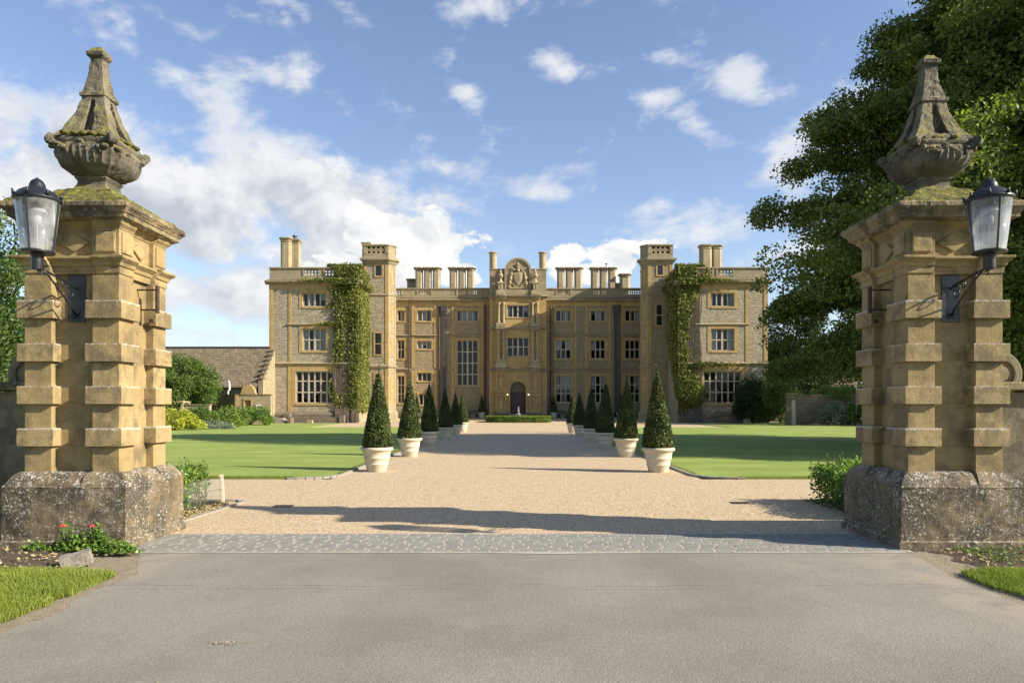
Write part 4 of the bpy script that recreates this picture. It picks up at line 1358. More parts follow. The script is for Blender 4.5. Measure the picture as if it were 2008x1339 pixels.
# ---- towers ------------------------------------------------------
YT = 74.6
def tower(s):
    X = lambda u: s * u
    U0, U1 = 13.57, 16.13
    def P(o, cant=.63):
        q = [(U1 + o, YT - o), (U0 - o * .4, YT - o), (U0 - cant - o, YT + cant - o * .4), (U0 - cant - o, YT + 1.0 + o * .4), (U0 + .47, YT + 2.1 + o), (U0 + .47 - o * .3, 81.5), (U1 + o, 81.5)]
        q = [(X(a), c) for a, c in q]
        return q if s > 0 else q
    def lo(mb, lst):
        mb.loft([[(x, y, z) for x, y in P(o)] for z, o in lst])
    b = MB(); lo(b, [(-.05, 0), (16.75, 0)]); hb(b, 'tower', M['rubble'] if s < 0 else M['rubble_main'])
    T_ = [o for o in col.objects if o.name.startswith('tower')][-1]
    b = MB()
    lo(b, [(16.45, .02), (16.55, .10), (16.75, .18), (16.85, .34), (17.05, .36), (17.15, .10)])
    lo(b, [(13.15, .0), (13.20, .08), (13.32, .08), (13.40, .0)])
    lo(b, [(5.58, .0), (5.66, .12), (5.80, .17), (5.86, .17), (6.0, .0)])
    lo(b, [(-.05, .22), (.95, .22), (1.25, .0)])
    b.build_each('moulding', M['parapet'], T_)
    # corner dressings
    b = MB()
    for (za, zb) in ((1.3, 5.55), (6.02, 13.1), (13.42, 16.4)):
        for u in (U0 + .0, U1 - .34):
            b.box(X(u), X(u + .34), YT - .035, YT + .01, za, zb)
        # dressings on the canted face
        n = Vector((-1 * s, -1)).normalized() * .03
        for ta, tb in ((.0, .16), (.84, 1.0)):
            pts = []
            for t_ in (ta, tb):
                x = X(U0 - .63 * t_); y = YT + .63 * t_
                pts.append((x, y))
            (xa, ya), (xb, yb) = pts
            b.loft([[(xa, ya, z), (xb, yb, z), (xb + n.x, yb + n.y, z), (xa + n.x, ya + n.y, z)] for z in (za, zb)])
    b.build_each('quoin_strip', M['ashlar'], T_)
    # crown: pierced parapet
    zt = 18.55
    par = MB()
    lo(par, [(17.1, .02), (17.55, .02)])
    lo(par, [(18.38, .02), (18.40, .08), (18.5, .08), (18.55, .04)])
    # posts at the corners + pierced panels front and back
    for (ux, uy) in ((U1 - .28, YT - .02), (U0 + .0, YT - .02)):
        par.box(X(ux), X(ux + .32), uy, uy + .28, 17.5, 18.42)
    for (ux, uy) in ((U0 - .63, YT + .72), (U0 + .3, 76.45), (U1 - .25, 77.6)):
        par.box(X(ux), X(ux + .28), uy, uy + .28, 17.5, 18.42)
    pz = MB(); pierced(pz, *sorted((X(U0 + .33), X(U1 - .29))), 17.5, 18.42, YT + .02)
    pz.build('balustrade', M['ashlar_pale'], T_); pz = MB()
    pierced(pz, *sorted((X(U0 + .5), X(U1 - .29))), 17.5, 18.42, 77.7)
    par.box(X(U0 - .63), X(U0 - .45), YT + .8, YT + 1.1, 17.5, 18.42)
    par.box(X(U1 - .2), X(U1), YT + .2, 77.7, 17.5, 18.42)
    n = Vector((-1 * s, -1)).normalized() * .01
    par.loft([[(X(U0), YT, z), (X(U0 - .63), YT + .63, z), (X(U0 - .45), YT + .75, z), (X(U0 + .1), YT + .2, z)] for z in (17.5, 18.42)])
    pp = par.build('parapet', M['parapet'], T_)
    pz.build('balustrade', M['ashlar_pale'], T_)
    # openings
    def tw(u0, u1, z0, z1, rows, dark=True):
        xa, xb = sorted((X(u0), X(u1)))
        w = MB(); y = YT
        w.box(xa - .16, xa, y - .05, y, z0 - .16, z1 + .16); w.box(xb, xb + .16, y - .05, y, z0 - .16, z1 + .16)
        w.box(xa, xb, y - .05, y, z1, z1 + .16); w.box(xa, xb, y - .06, y, z0 - .16, z0)
        for j in range(1, rows): w.box(xa, xb, y - .04, y, z0 + (z1 - z0) * j / rows - .05, z0 + (z1 - z0) * j / rows + .05)
        f = w.build('window', M['ashlar'], T_)
        MB().box(xa, xb, y - .012, y + .002, z0, z1).build('pane', M['pane_dark'], f)
    if s < 0:
        tw(14.25, 14.9, 15.25, 16.3, 1); tw(14.3, 14.95, 7.05, 9.25, 2); tw(14.3, 14.95, 2.6, 5.0, 2)
    else:
        tw(14.55, 15.1, 15.35, 16.3, 1); tw(14.45, 15.0, 10.1, 12.2, 2)
    # blind narrow panels on the canted face
    bl = MB(); n = Vector((-1 * s, -1)).normalized()
    for za, zb in ((2.0, 4.9), (7.0, 8.6), (10.6, 12.2), (14.3, 15.8)):
        a, c = .36, .64
        xa, ya, xb, yb = X(U0 - .63 * a), YT + .63 * a, X(U0 - .63 * c), YT + .63 * c
        bl.loft([[(xa, ya, z), (xb, yb, z), (xb + n.x * .025, yb + n.y * .025, z), (xa + n.x * .025, ya + n.y * .025, z)] for z in (za, zb)])
    bl.build_each('blind_panel', M['ashlar'], T_)


m, T, p, co = new_mat('dark_leaded_glass')
setp(T, p, (.015, .017, .02), .08)
M['pane_dark'] = m
tower(-1); tower(1)


def stack(name_x, y, w, d, z0, z1, flues=1, shape='sq', gap=0.0, cap=.14, n=4):
    """chimney stack with moulded cap"""
    b = MB()
    for i in range(flues):
        cx = name_x + (i - (flues - 1) / 2) * (w + gap)
        if shape == 'round':
            b.lathe([(w / 2, z0), (w / 2, z1 - .35), (w / 2 + .04, z1 - .30), (w / 2, z1 - .26), (w / 2, z1 - .14), (w / 2 + cap, z1), (w / 2 + cap, z1 + .08), (w / 2 * .8, z1 + .12)], (cx, y), 20)
        else:
            k = .29 if shape == 'oct' else .0
            def pl_(o, z):
                a, c = w / 2 + o, d / 2 + o
                q = a * k * 1.4
                return [(cx - a + q, y - c, z), (cx + a - q, y - c, z), (cx + a, y - c + q, z), (cx + a, y + c - q, z), (cx + a - q, y + c, z), (cx - a + q, y + c, z), (cx - a, y + c - q, z), (cx - a, y - c + q, z)]
            if k == 0:
                def pl_(o, z):
                    a, c = w / 2 + o, d / 2 + o
                    return [(cx - a, y - c, z), (cx + a, y - c, z), (cx + a, y + c, z), (cx - a, y + c, z)]
            b.loft([pl_(0, z0), pl_(0, z1 - .32), pl_(.05, z1 - .27), pl_(0, z1 - .22), pl_(0, z1 - .15), pl_(cap * (.55 if gap else 1), z1), pl_(cap * (.55 if gap else 1), z1 + .10), pl_(-.05, z1 + .13)])
    return hb(b, 'chimney', M['ashlar_pale'], smooth=35)


# wing chimneys and the tall one behind the left tower
stack(-23.22, 71.7, 1.08, 1.1, 14.0, 18.35, shape='oct'); stack(-22.34, 71.9, .66, .8, 14.0, 18.25)
stack(18.78, 71.7, 1.12, 1.1, 14.0, 17.65, shape='oct'); stack(19.86, 71.8, 1.02, 1.0, 14.0, 17.65, shape='oct')
stack(-16.1, 75.9, .78, .8, 15.0, 18.85)
q = MB().lathe([(.2, 18.4), (.2, 18.7), (.25, 18.73), (.25, 18.79)], (-22.5, 71.9), 12); hb(q, 'chimney_pot', M['lead'])

# ---- main range ----------------------------------------------------
YM = 81.4
zt0, zt1 = 11.32, 12.57
WL = [  # left half: x0, x1, z0, z1, cols, rows, mid, curtains
    (-13.75, -12.92, zt0, zt1, 2, 1, 0, '.f'), (-11.50, -9.86, zt0, zt1, 3, 1, 0, 'lfr'), (-6.97, -4.55, zt0, zt1, 4, 1, 1, 'rffl'),
    (-13.75, -12.92, 7.04, 9.17, 2, 2, 0, None), (-11.50, -9.86, 8.15, 9.09, 3, 1, 0, 'fhf'), (-6.97, -4.55, 3.96, 9.17, 4, 4, 1, None),
    (-11.50, -9.86, 4.50, 5.47, 3, 1, 0, None), (-13.75, -12.92, 2.0, 5.12, 2, 3, 0, None), (-11.3, -9.9, 1.75, 3.05, 3, 1, 0, None)]
WR = [
    (4.30, 6.07, zt0, zt1, 3, 1, 0, '.rl'), (8.27, 9.99, zt0, zt1, 3, 1, 0, '.f.'), (12.2, 13.9, zt0, zt1, 3, 1, 0, '.lf'),
    (4.30, 6.07, 7.04, 9.2, 3, 2, 0, 'h.h'), (8.27, 9.99, 7.04, 9.2, 3, 2, 0, 'h..'), (12.2, 13.9, 7.04, 9.2, 3, 2, 0, None),
    (4.30, 6.07, 2.05, 5.15, 3, 3, 0, 'hhh'), (8.27, 9.99, 2.05, 5.15, 3, 3, 0, 'h.h'), (12.2, 13.9, 2.05, 5.15, 3, 3, 0, 'f.h')]
b = MB()
wall_grid(b, -15.6, -3.0, -.05, 13.95, [w[:4] for w in WL], YM)
wall_grid(b, 3.0, 15.6, -.05, 13.95, [w[:4] for w in WR], YM)
b.box(-3.0, 3.0, YM, YM + .3, 5.8, 13.95)
hb(b, 'wall', M['rubble_main'])
b = MB(); b.box(-15.6, 15.6, 93.6, 94, 0, 13.9); hb(b, 'wall', M['rubble_main'])
b = MB(); b.box(-15.66, 15.66, YM + .31, 94, 13.90, 14.0); hb(b, 'roof', M['lead'])
b = MB(); b.box(-15.5, -3.2, YM + 4, YM + 4.1, .1, 13.8); b.box(3.2, 15.5, YM + 4, YM + 4.1, .1, 13.8)
for z in (5.85, 10.3):
    b.box(3.2, 15.5, YM + .5, YM + 4, z, z + .15)
    b.box(-15.5, -8, YM + .5, YM + 4, z, z + .15)
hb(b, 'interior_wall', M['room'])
for i, (x0, x1, z0, z1, cl, rw, md, cu) in enumerate(WL + WR):
    window(x0, x1, z0, z1, YM, cl, rw, mid=md, curt=cu, sur=.24, red=(i in (13, 17)))
# ashlar bay strips
b = MB(); t = .05
bays = [(-11.50, -9.86), (-6.97, -4.55), (4.30, 6.07), (8.27, 9.99), (12.2, 13.9)]
for x0, x1 in bays:
    for a in (x0 - .62, x1 + .30):
        b.box(a, a + .32, YM - t, YM + .01, 1.2, 5.7); b.box(a, a + .32, YM - t, YM + .01, 6.0, 13.05)
b.box(-15.6, -3.25, YM - t - .01, YM + .01, 13.05, 13.5); b.box(3.25, 15.6, YM - t - .01, YM + .01, 13.05, 13.5)
for o_ in b.build_each('pilaster_strip', M['ashlar'], H): o_.location = (0, -80, 0)
b = MB()
for x0, x1 in bays + [(-13.9, -12.8)]:
    string(b, x0 - .75, x1 + .75, YM, 9.72, .18, .26)
for x0, x1 in ((3.2, 15.0), (-15.0, -12.3)):
    string(b, x0, x1, YM, 5.88, .18, .28)
for o_ in b.build_each('string_course', M['parapet'], H): o_.location = (0, -80, 0)
b = MB(); p_ = [(YM + .1, 13.5), (YM - .14, 13.52), (YM - .20, 13.6), (YM - .36, 13.66), (YM - .38, 13.78), (YM + .1, 13.95)]
for x0, x1 in ((-15.6, -3.2), (3.2, 15.6)): b.loft([[(x0, a, z) for a, z in p_], [(x1, a, z) for a, z in p_]])
hb(b, 'cornice', M['parapet'])
b = MB(); p_ = [(YM + .02, -.05), (YM - .2, -.05), (YM - .2, .95), (YM + .02, 1.2)]
for x0, x1 in ((-15.6, -3.2), (3.2, 15.6)): b.loft([[(x0, a, z) for a, z in p_], [(x1, a, z) for a, z in p_]])
hb(b, 'plinth', M['rubble_dark'])
parapet(-15.6, -3.25, YM - .04, 13.94, 14.98, [(-14.0, -13.1), (-11.45, -9.8), (-6.95, -4.6)])
parapet(3.25, 15.6, YM - .04, 13.94, 14.98, [(4.4, 6.1), (8.3, 10.1), (12.3, 14.1)])
# chimney groups
for cx in (-10.78, -6.69, 6.18, 10.24):
    g = [stack(cx + (i - 1) * 1.04, 85.6, .86, .86, 13.95, 18.1, shape='oct', cap=.22) for i in range(3)]
stack(-12.9, 86.5, .95, .95, 13.95, 16.9, shape='oct'); stack(12.8, 85.5, 1.15, 1.15, 13.95, 17.3, shape='oct', cap=.2); stack(11.95, 86, .55, .55, 13.95, 16.3)
q = MB().lathe([(.05, 18.1), (.05, 18.65), (.16, 18.67), (.16, 18.73)], (10.6, 85.6), 10); hb(q, 'chimney_pot', M['lead'])


def pipe(x, y, z0, z1, r=.06, mat='lead', hop=False, band=0):
    b = MB(); b.lathe([(r, z0), (r, z1)], (x, y), 10)
    for z in np.arange(z0 + .6, z1, 1.45): b.lathe([(r + .035, z), (r + .035, z + .09)], (x, y), 10)
    if hop:
        b.box(x - .34, x + .34, y - .22, y + .12, z1 - .75, z1); b.box(x - .24, x + .24, y - .16, y + .1, z1 - 1.05, z1 - .75)
        b.box(x - .20, x + .20, y - .07, y + .13, z0, z1 - 1.05)
    return hb(b, 'downpipe', M[mat])


pipe(-12.35, YM - .1, .5, 13.4, .07); pipe(-8.95, YM - .1, .5, 13.2, .08); pipe(-8.40, YM - .13, .5, 13.1, .07, hop=True); pipe(-3.75, YM - .1, .5, 13.3, .09)
pipe(3.75, YM - .1, .5, 13.2, .08); pipe(11.15, YM - .13, .5, 13.1, .07, hop=True); pipe(11.6, YM - .1, .5, 13.2, .07); pipe(16.1, YT - .12, .4, 12.6, .05)
pipe(4.02, YM - .1, .5, 13.25, .06, 'rubble_dark')

# ---- porch ---------------------------------------------------------
YP = 79.75
PW = 3.24


def arch_wall(mb, x0, x1, z0, z1, dw, dz0, dzs, y0, y1):
    """wall with a round-headed opening of half width dw, springing dzs"""
    mb.box(x0, -dw, y0, y1, z0, z1); mb.box(dw, x1, y0, y1, z0, z1)
    n = 14
    for i in range(n):
        a, c = PI - PI * i / n, PI - PI * (i + 1) / n
        xa, za, xb, zb = dw * math.cos(a), dzs + dw * math.sin(a), dw * math.cos(c), dzs + dw * math.sin(c)
        mb.prism_y([(xa, za), (xb, zb), (xb, z1), (xa, z1)], y0, y1)
    if dz0 > z0: mb.box(-dw, dw, y0, y1, z0, dz0)


Pm = MB()
arch_wall(Pm, -2.55, 2.55, .2, 5.62, .86, .78, 3.52, YP, YP + .6)
Pm.box(-PW, -2.55, YP + .35, YM, .2, 5.62); Pm.box(2.55, PW, YP + .35, YM, .2, 5.62)
Pm.box(-PW + .02, -.9, YP + .6, YM, .2, 5.6); Pm.box(.9, PW - .02, YP + .6, YM, .2, 5.6)
porch = hb(Pm, 'porch', M['ashlar'])
b = MB()
holes = [(-1.24, 1.24, 7.2, 9.35)]
wall_grid(b, -2.55, 2.55, 5.8, 10.3, holes, YP + .1); b.box(-PW + .03, -2.55, YP + .4, YM, 5.8, 10.3); b.box(2.55, PW - .03, YP + .4, YM, 5.8, 10.3)
holes = [(-1.24, 1.24, 11.55, 12.95)]
wall_grid(b, -2.55, 2.55, 10.4, 13.9, holes, YP + .15); b.box(-PW + .06, -2.55, YP + .45, YM, 10.4, 13.9); b.box(2.55, PW - .06, YP + .45, YM, 10.4, 13.9)
b.box(-2.4, 2.4, YM, YM + .1, 5.8, 13.9)
b.box(-2.55, 2.55, YP + .62, YM, 10.02, 10.15)
b.build('upper_walls', M['ashlar'], porch)
window(-1.24, 1.24, 7.2, 9.35, YP + .1, 4, 2, mid=1, curt=None, sur=.16)
window(-1.24, 1.24, 11.55, 12.95, YP + .15, 4, 1, mid=1, curt='l..h', sur=.16)
# entablatures between storeys
b = MB()
for z, w_, yy, dd in ((5.72, PW, YP, .22), (10.33, PW, YP + .1, .2), (13.95, PW, YP + .15, .32)):
    string(b, -2.62, 2.62, yy, z, dd, .34)
    for s in (-1, 1):
        string(b, s * 2.55, s * (w_ + .1), yy + .35, z, dd, .34)
        string(b, s * 1.30, s * 2.5, yy - .26, z, .15, .34)          # breaks forward over the columns
        b.box(s * 1.30, s * 2.5, yy - .26, yy + .05, z - .32, z + .12)
b.build('entablature', M['parapet'], porch)
# coupled columns
b = MB()
for s in (-1, 1):
    for u in (1.62, 2.16):
        x = s * u
        for z0, z1, r, yy in ((6.85, 9.95, .15, YP - .08), (10.95, 13.2, .135, YP - .03)):
            b.lathe([(r + .07, z0 - .02), (r + .07, z0 + .08), (r + .02, z0 + .12), (r, z0 + .2), (r * .9, z1 - .28), (r + .01, z1 - .24), (r, z1 - .2), (r + .08, z1 - .04), (r + .08, z1)], (x, yy), 16)
b.build_each('column', M['ashlar_pale'], porch, smooth=40)
for s in (-1, 1):
    # pedestals, bulbous below
    b = MB()
    x = s * 1.89
    b.box(x - .52, x + .52, YP - .25, YP + .1, 10.5, 10.92); b.box(x - .55, x + .55, YP - .28, YP + .1, 10.68, 10.76)
    b.box(x - .52, x + .52, YP - .28, YP + .1, 6.62, 6.83)
    b.loft([[(x - w_, YP - d_, z), (x + w_, YP - d_, z), (x + w_, YP + .1, z), (x - w_, YP + .1, z)] for w_, d_, z in ((.66, .34, 5.9), (.68, .36, 6.05), (.60, .32, 6.25), (.48, .26, 6.42), (.44, .24, 6.62))])
    b.build('column_pedestal', M['ashlar_pale'], porch)
# lower storey pilasters with sunk panels, plinths
for s in (-1, 1):
    b = MB()
    x = s * 1.89
    b.box(x - .60, x - .42, YP - .14, YP, .9, 5.5); b.box(x + .42, x + .60, YP - .14, YP, .9, 5.5)
    for z0, z1 in ((.9, 1.15), (2.75, 3.0), (3.2, 3.35), (5.2, 5.5)): b.box(x - .42, x + .42, YP - .14, YP, z0, z1)
    b.box(x - .22, x + .22, YP - .07, YP, 1.4, 2.5)
    b.box(x - .22, x + .22, YP - .07, YP, 3.6, 4.95)
    b.build('pilaster', M['ashlar'], porch, bevel=.01)
b = MB()
b.box(-2.65, -.95, YP - .3, YP + .5, .1, .95); b.box(.95, 2.65, YP - .3, YP + .5, .1, .95)
b.build_each('pedestal', M['rubble_dark'], porch)
b = MB()
for k in range(4): b.box(-.95 - .3 * k * 0, .95, YP - .3 - .32 * k, YP - .3 - .32 * (k - 1) + (.6 if k == 0 else 0), .1, .78 - .14 * k)
b.build('doorstep', M['kerb'], porch)
# arch moulding, keystone
b = MB(); n = 18
for i in range(n):
    a, c = PI * i / n, PI * (i + 1) / n
    b.prism_y([(.87 * math.cos(c), 3.52 + .87 * math.sin(c)), (.87 * math.cos(a), 3.52 + .87 * math.sin(a)), (1.04 * math.cos(a), 3.52 + 1.04 * math.sin(a)), (1.04 * math.cos(c), 3.52 + 1.04 * math.sin(c))][::-1], YP - .05, YP)
for s in (-1, 1): b.box(s * .87, s * 1.04, YP - .05, YP, .95, 3.5)
b.box(-.11, .11, YP - .12, YP, 4.35, 4.95)
b.build('arch_moulding', M['ashlar'], porch)
# door
D = MB(); D.box(-.84, .84, YP + .38, YP + .45, .78, 3.22)
for s in (-1, 1):
    for z0, z1 in ((.95, 1.6), (1.75, 2.3), (2.45, 3.05)):
        D.box(s * .10, s * .74, YP + .35, YP + .378, z0, z1)
door = D.build('door', M['door_dark'], porch, bevel=.01)
MB().lathe([(.03, 2.0), (.045, 2.03), (.03, 2.06)], (.08, YP + .33), 10).build('handle', M['iron'], door)
b = MB(); b.prism_y([(-.84, 3.24), (.84, 3.24)] + [(.85 * math.cos(a), 3.52 + .85 * math.sin(a)) for a in np.linspace(0, PI, 15)], YP + .36, YP + .42)
b.build('tympanum', M['rubble_dark'], porch)
# wall lamps either side of the door (lit)
lm = bpy.data.materials.new('lit_lamp'); lm.use_nodes = True
pb = lm.node_tree.nodes['Principled BSDF']; pb.inputs['Base Color'].default_value = (.9, .8, .6, 1)
pb.inputs['Emission Color'].default_value = (1, .86, .6, 1); pb.inputs['Emission Strength'].default_value = 0.9
for s in (-1, 1):
    b = MB(); b.box(s * 1.17 - .05, s * 1.17 + .05, YP - .04, YP, 2.75, 3.05); b.tube([(s * 1.17, YP - .02, 2.8), (s * 1.17, YP - .15, 2.75), (s * 1.17, YP - .2, 2.84)], .015, 6)
    sc_ = b.build('sconce', M['black_metal'], porch)
    MB().sphere((s * 1.17, YP - .2, 2.93), .085, 10, 8).build('lamp_globe', lm, sc_, smooth=True)
# attic with round pediment, achievement of arms, obelisks, drum chimneys
b = MB()
b.box(-PW + .05, -1.45, YP + .55, YP + 1.1, 14.1, 17.05); b.box(1.45, PW - .05, YP + .55, YP + 1.1, 14.1, 17.05)
b.box(-2.65, 2.65, YP + .05, YP + .55, 14.12, 14.65)
b.box(-PW + .03, PW - .03, YP + 1.1, YM + 1, 14.0, 16.9)
b.prism_y([(-1.42, 14.66), (1.42, 14.66), (1.42, 16.78)] + [(1.42 * math.cos(a), 16.78 + 1.42 * math.sin(a)) for a in np.linspace(.1, PI - .1, 22)] + [(-1.42, 16.78)], YP + .35, YP + 1.1)
b.box(-PW, -1.45, YP + .5, YP + 1.15, 16.97, 17.1); b.box(1.45, PW, YP + .5, YP + 1.15, 16.97, 17.1)
at = b.build('attic', M['parapet'], porch, bevel=.02)
b = MB(); n = 24
for i in range(n):
    a, c = PI * i / n, PI * (i + 1) / n
    for ro, ri, yy in ((1.50, 1.28, YP + .22), (1.24, 1.12, YP + .28)):
        b.prism_y([(ri * math.cos(a), 16.78 + ri * math.sin(a)), (ro * math.cos(a), 16.78 + ro * math.sin(a)), (ro * math.cos(c), 16.78 + ro * math.sin(c)), (ri * math.cos(c), 16.78 + ri * math.sin(c))], yy, YP + .36)
for s in (-1, 1): b.box(s * 1.28, s * 1.50, YP + .22, YP + .36, 14.66, 16.78)
b.build('pediment_moulding', M['parapet'], at)
# arms in relief: shield, helm, mantling and two supporters
b = MB(); y = YP + .30
sh = [(-.52, 16.55), (-.50, 15.95), (-.36, 15.50), (0, 15.16), (.36, 15.50), (.50, 15.95), (.52, 16.55), (.26, 16.66), (0, 16.58), (-.26, 16.66)]
b.loft([[(x, y + .06, z) for x, z in sh], [(x, y - .10, z) for x, z in sh], [(x * .82, y - .13, 15.95 + (z - 15.95) * .82) for x, z in sh]])
for i in range(3): b.box(-.3 + .22 * i, -.22 + .22 * i + .0, y - .155, y - .12, 15.75, 16.4)
b.sphere((0, y - .05, 16.86), .20, 10, 8, (1, .9, 1.1)); b.sphere((0, y - .05, 17.18), .17, 10, 6, (1.3, .8, .6))
for i in range(5): b.sphere((-.24 + .12 * i, y - .05, 17.32 + (.06 if i % 2 == 0 else 0)), .05, 6, 4, (1, 1, 1.6))
b.sphere((0, y - .05, 17.55), .14, 10, 6, (.7, .8, 1.5))
for s in (-1, 1):
    for (u, z, r, q) in ((.72, 16.4, .19, (1, .7, 1)), (.82, 16.0, .22, (.9, .7, 1.4)), (.90, 15.5, .19, (.9, .7, 1.5)), (.98, 15.1, .14, (1.3, .8, .8)), (.45, 16.95, .16, (1.3, .6, .8)), (.72, 17.1, .13, (1.2, .6, .8)), (.38, 15.1, .14, (1.6, .7, .6)), (1.02, 15.9, .09, (.7, .7, 2.2)), (.72, 16.62, .10, (.8, .9, 1.0)), (.6, 15.3, .10, (2, .7, .7))):
        b.sphere((s * u, y - .03, z), r, 10, 6, q)
b.box(-1.0, 1.0, y - .06, y + .06, 14.80, 15.0)
ca = b.build('coat_of_arms', M['ashlar_pale'], at, smooth=45); rough(ca, .12, .03, 5, 1)
for s in (-1, 1):
    x = s * 1.95
    b = MB(); yy = YP + .1
    b.box(x - .48, x + .48, yy - .35, yy + .4, 14.1, 14.55)
    b.box(x - .30, x + .30, yy - .2, yy + .4, 14.55, 15.35); b.box(x - .22, x - .06, yy - .24, yy - .2, 14.7, 15.3); b.box(x + .06, x + .22, yy - .24, yy - .2, 14.7, 15.3)
    b.box(x - .38, x + .38, yy - .28, yy + .4, 15.35, 15.48)
    b.lathe([(.36, 15.48), (.22, 15.62), (.12, 15.8), (.10, 15.95), (.24, 16.1), (.30, 16.25), (.22, 16.42), (.12, 16.5), (.16, 16.62), (.10, 16.8), (.03, 17.0)], (x, yy + .08), 12)
    o_ = b.build('attic_finial', M['ashlar_pale'], at, smooth=35); rough(o_, .2, .02, 5, s)
for s in (-1, 1):
    stack(s * 2.82, YP + 1.4, .82, .82, 14.0, 19.0, shape='round', cap=.11)

# ================================================================ LEFT: barn, screen wall and steps
B = empty('stone_barn', (-35, 68, 0), 'long low barn with a mossy stone slate roof and crow-stepped gable, left of the house', 'barn')
def bb(mb, name, mat, par=None, **kw):
    o = mb.build(name, mat, par or B, **kw)
    if par is None: o.location = (35, -68, 0)
    return o


b = MB(); b.box(-58, -24.1, 66.6, 73.4, 0, 3.5)
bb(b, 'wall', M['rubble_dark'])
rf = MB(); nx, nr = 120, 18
vs = []; fs = []
for side in (0, 1):
    base = len(vs)
    for j in range(nr + 1):
        for k in (0, 1):
            for i in range(nx + 1):
                x = -58.2 + (58.2 - (23.96 if side == 0 else 24.2)) * i / nx
                t = j / nr
                y = 66.25 + 3.75 * t if side == 0 else 73.75 - 3.75 * t
                z = 3.38 + 3.95 * t + (.05 if k == 0 else 0) + .06 * noise.noise(Vector((x * .4, j * .3, side))) + .03 * noise.noise(Vector((x * 3, j * 2.0, side)))
                vs.append((x, y, z))
    rows = 2 * (nr + 1)
    for j in range(rows - 1):
        for i in range(nx):
            q = base + j * (nx + 1) + i
            fs.append((q, q + 1, q + nx + 2, q + nx + 1))
rf.add(vs, fs); bb(rf, 'roof', M['roof_slate'])
b = MB(); b.tube([(-58.2, 70, 7.36), (-24.0, 70, 7.36)], .13, 8); bb(b, 'ridge', M['lead'])
# crow-stepped gable that faces the forecourt and dies into the wing
G = MB(); cp = MB(); ns = 7
GX0, GX1 = -23.95, -23.5
for i in range(ns):
    y0 = 66.55 + 3.42 * i / ns; y1 = 66.55 + 3.42 * (i + 1) / ns; zt = 4.15 + 2.85 * i / (ns - 1)
    G.box(GX0, GX1, y0, y1, 0, zt)
    cp.box(GX0 - .06, GX1 + .06, y0 - .08, y1 + .02, zt + .002, zt + .09)
g_ = bb(G, 'stepped_gable', M['parapet'])
cp.build('coping', M['cornice'], g_)
DY = 68.55
dd = MB(); prof = [(DY - .42, .55), (DY + .42, .55), (DY + .42, 2.35)] + [(DY + .42 * math.cos(a), 2.35 + .42 * math.sin(a)) for a in np.linspace(.1, PI - .1, 9)] + [(DY - .42, 2.35)]
dd.loft([[(GX1 + .012, p, q) for p, q in prof], [(GX1 + .04, p, q) for p, q in prof]])
d_ = dd.build('door', M['door_orange'], g_)
b = MB()
for y0 in (DY - .56, DY + .43): b.box(GX1, GX1 + .09, y0, y0 + .13, .5, 2.35)
for i in range(10):
    a, c = PI * i / 10, PI * (i + 1) / 10
    pr_ = [(DY + r * math.cos(t_), 2.35 + r * math.sin(t_)) for r, t_ in ((.43, a), (.56, a), (.56, c), (.43, c))]
    b.loft([[(GX1, p, q) for p, q in pr_], [(GX1 + .09, p, q) for p, q in pr_]])
b.build('door_surround', M['ashlar_pale'], g_)
S = empty('garden_steps', (-22.45, 67.4, 0), 'short flight of grey stone steps beside the barn door', 'steps')
b = MB()
for k in range(4): b.box(-1.0, .9 - .2 * k, .22 * k, 2.1, .0 + .13 * k + (.002 if k else 0), .13 * (k + 1))
b.build('flight', M['kerb'], S, bevel=.01)
b = MB(); b.box(.95, 1.3, -.1, .9, 0, .55); b.build('side_block', M['rubble_dark'], S, bevel=.02)

SW = empty('screen_wall', (-23.2, 62.7, 0), 'pale rendered screen wall with an arched doorway and notice board, left of the house', 'wall')
b = MB(); b.box(-1.35, -.55, 0, .35, -.02, 2.60); b.box(.0, 1.75, 0, .35, -.02, 2.60); b.box(-.55, .0, 0, .35, 2.15, 2.60)
w_ = b.build('wall_body', M['ashlar_pale'], SW)
b = MB(); b.box(-1.4, 1.8, -.05, .40, 2.6, 2.68); b.build('coping', M['cornice'], SW)
b = MB(); b.prism_y([(-.95, 2.68), (.45, 2.68)] + [(-.25 + .62 * math.cos(a), 2.68 + .85 * math.sin(a)) for a in np.linspace(.15, PI - .15, 12)], -.04, .38); b.build('pediment', M['ashlar'], SW)
b = MB(); b.box(-.67, -.55, -.04, .0, 0, 2.3); b.box(.0, .12, -.04, 0, 0, 2.3); b.box(-.67, .12, -.045, 0, 2.15, 2.3); b.box(-1.4, -1.15, -.05, 0, 0, 2.59); b.build('door_frame', M['ashlar'], SW)
MB().box(-.54, -.01, .12, .17, 0, 2.14).build('door', M['door_orange'], SW)
sg = empty('notice_board', (-22.55, 62.66, 1.35), 'blank cream notice board fixed to the screen wall by the doorway', 'notice board')
MB().box(-.02 - .18, .18 + .02, -.05, .03, -.42, .42).build('board', M['sign'], sg, bevel=.01)
MB().box(-.16, .16, -.056, -.045, -.36, .36).build('sheet', M['white_paint'], sg)
RW = empty('rubble_wall', (-24.6, 62.8, 0), 'dark rubble garden wall running back from the screen wall doorway to the tree', 'wall')
b = MB(); b.loft([[(0, -.05, z), (0, .35, z), (-4.2, 2.4, z), (-4.2, 2.0, z)] for z in (-.02, 2.55)])
b.build('wall_body', M['rubble_dark'], RW)
b = MB(); b.loft([[(0.0, -.1, z), (0, .4, z), (-4.2, 2.45, z), (-4.2, 1.95, z)] for z in (2.56, 2.66)]); b.build('coping', M['cornice'], RW)
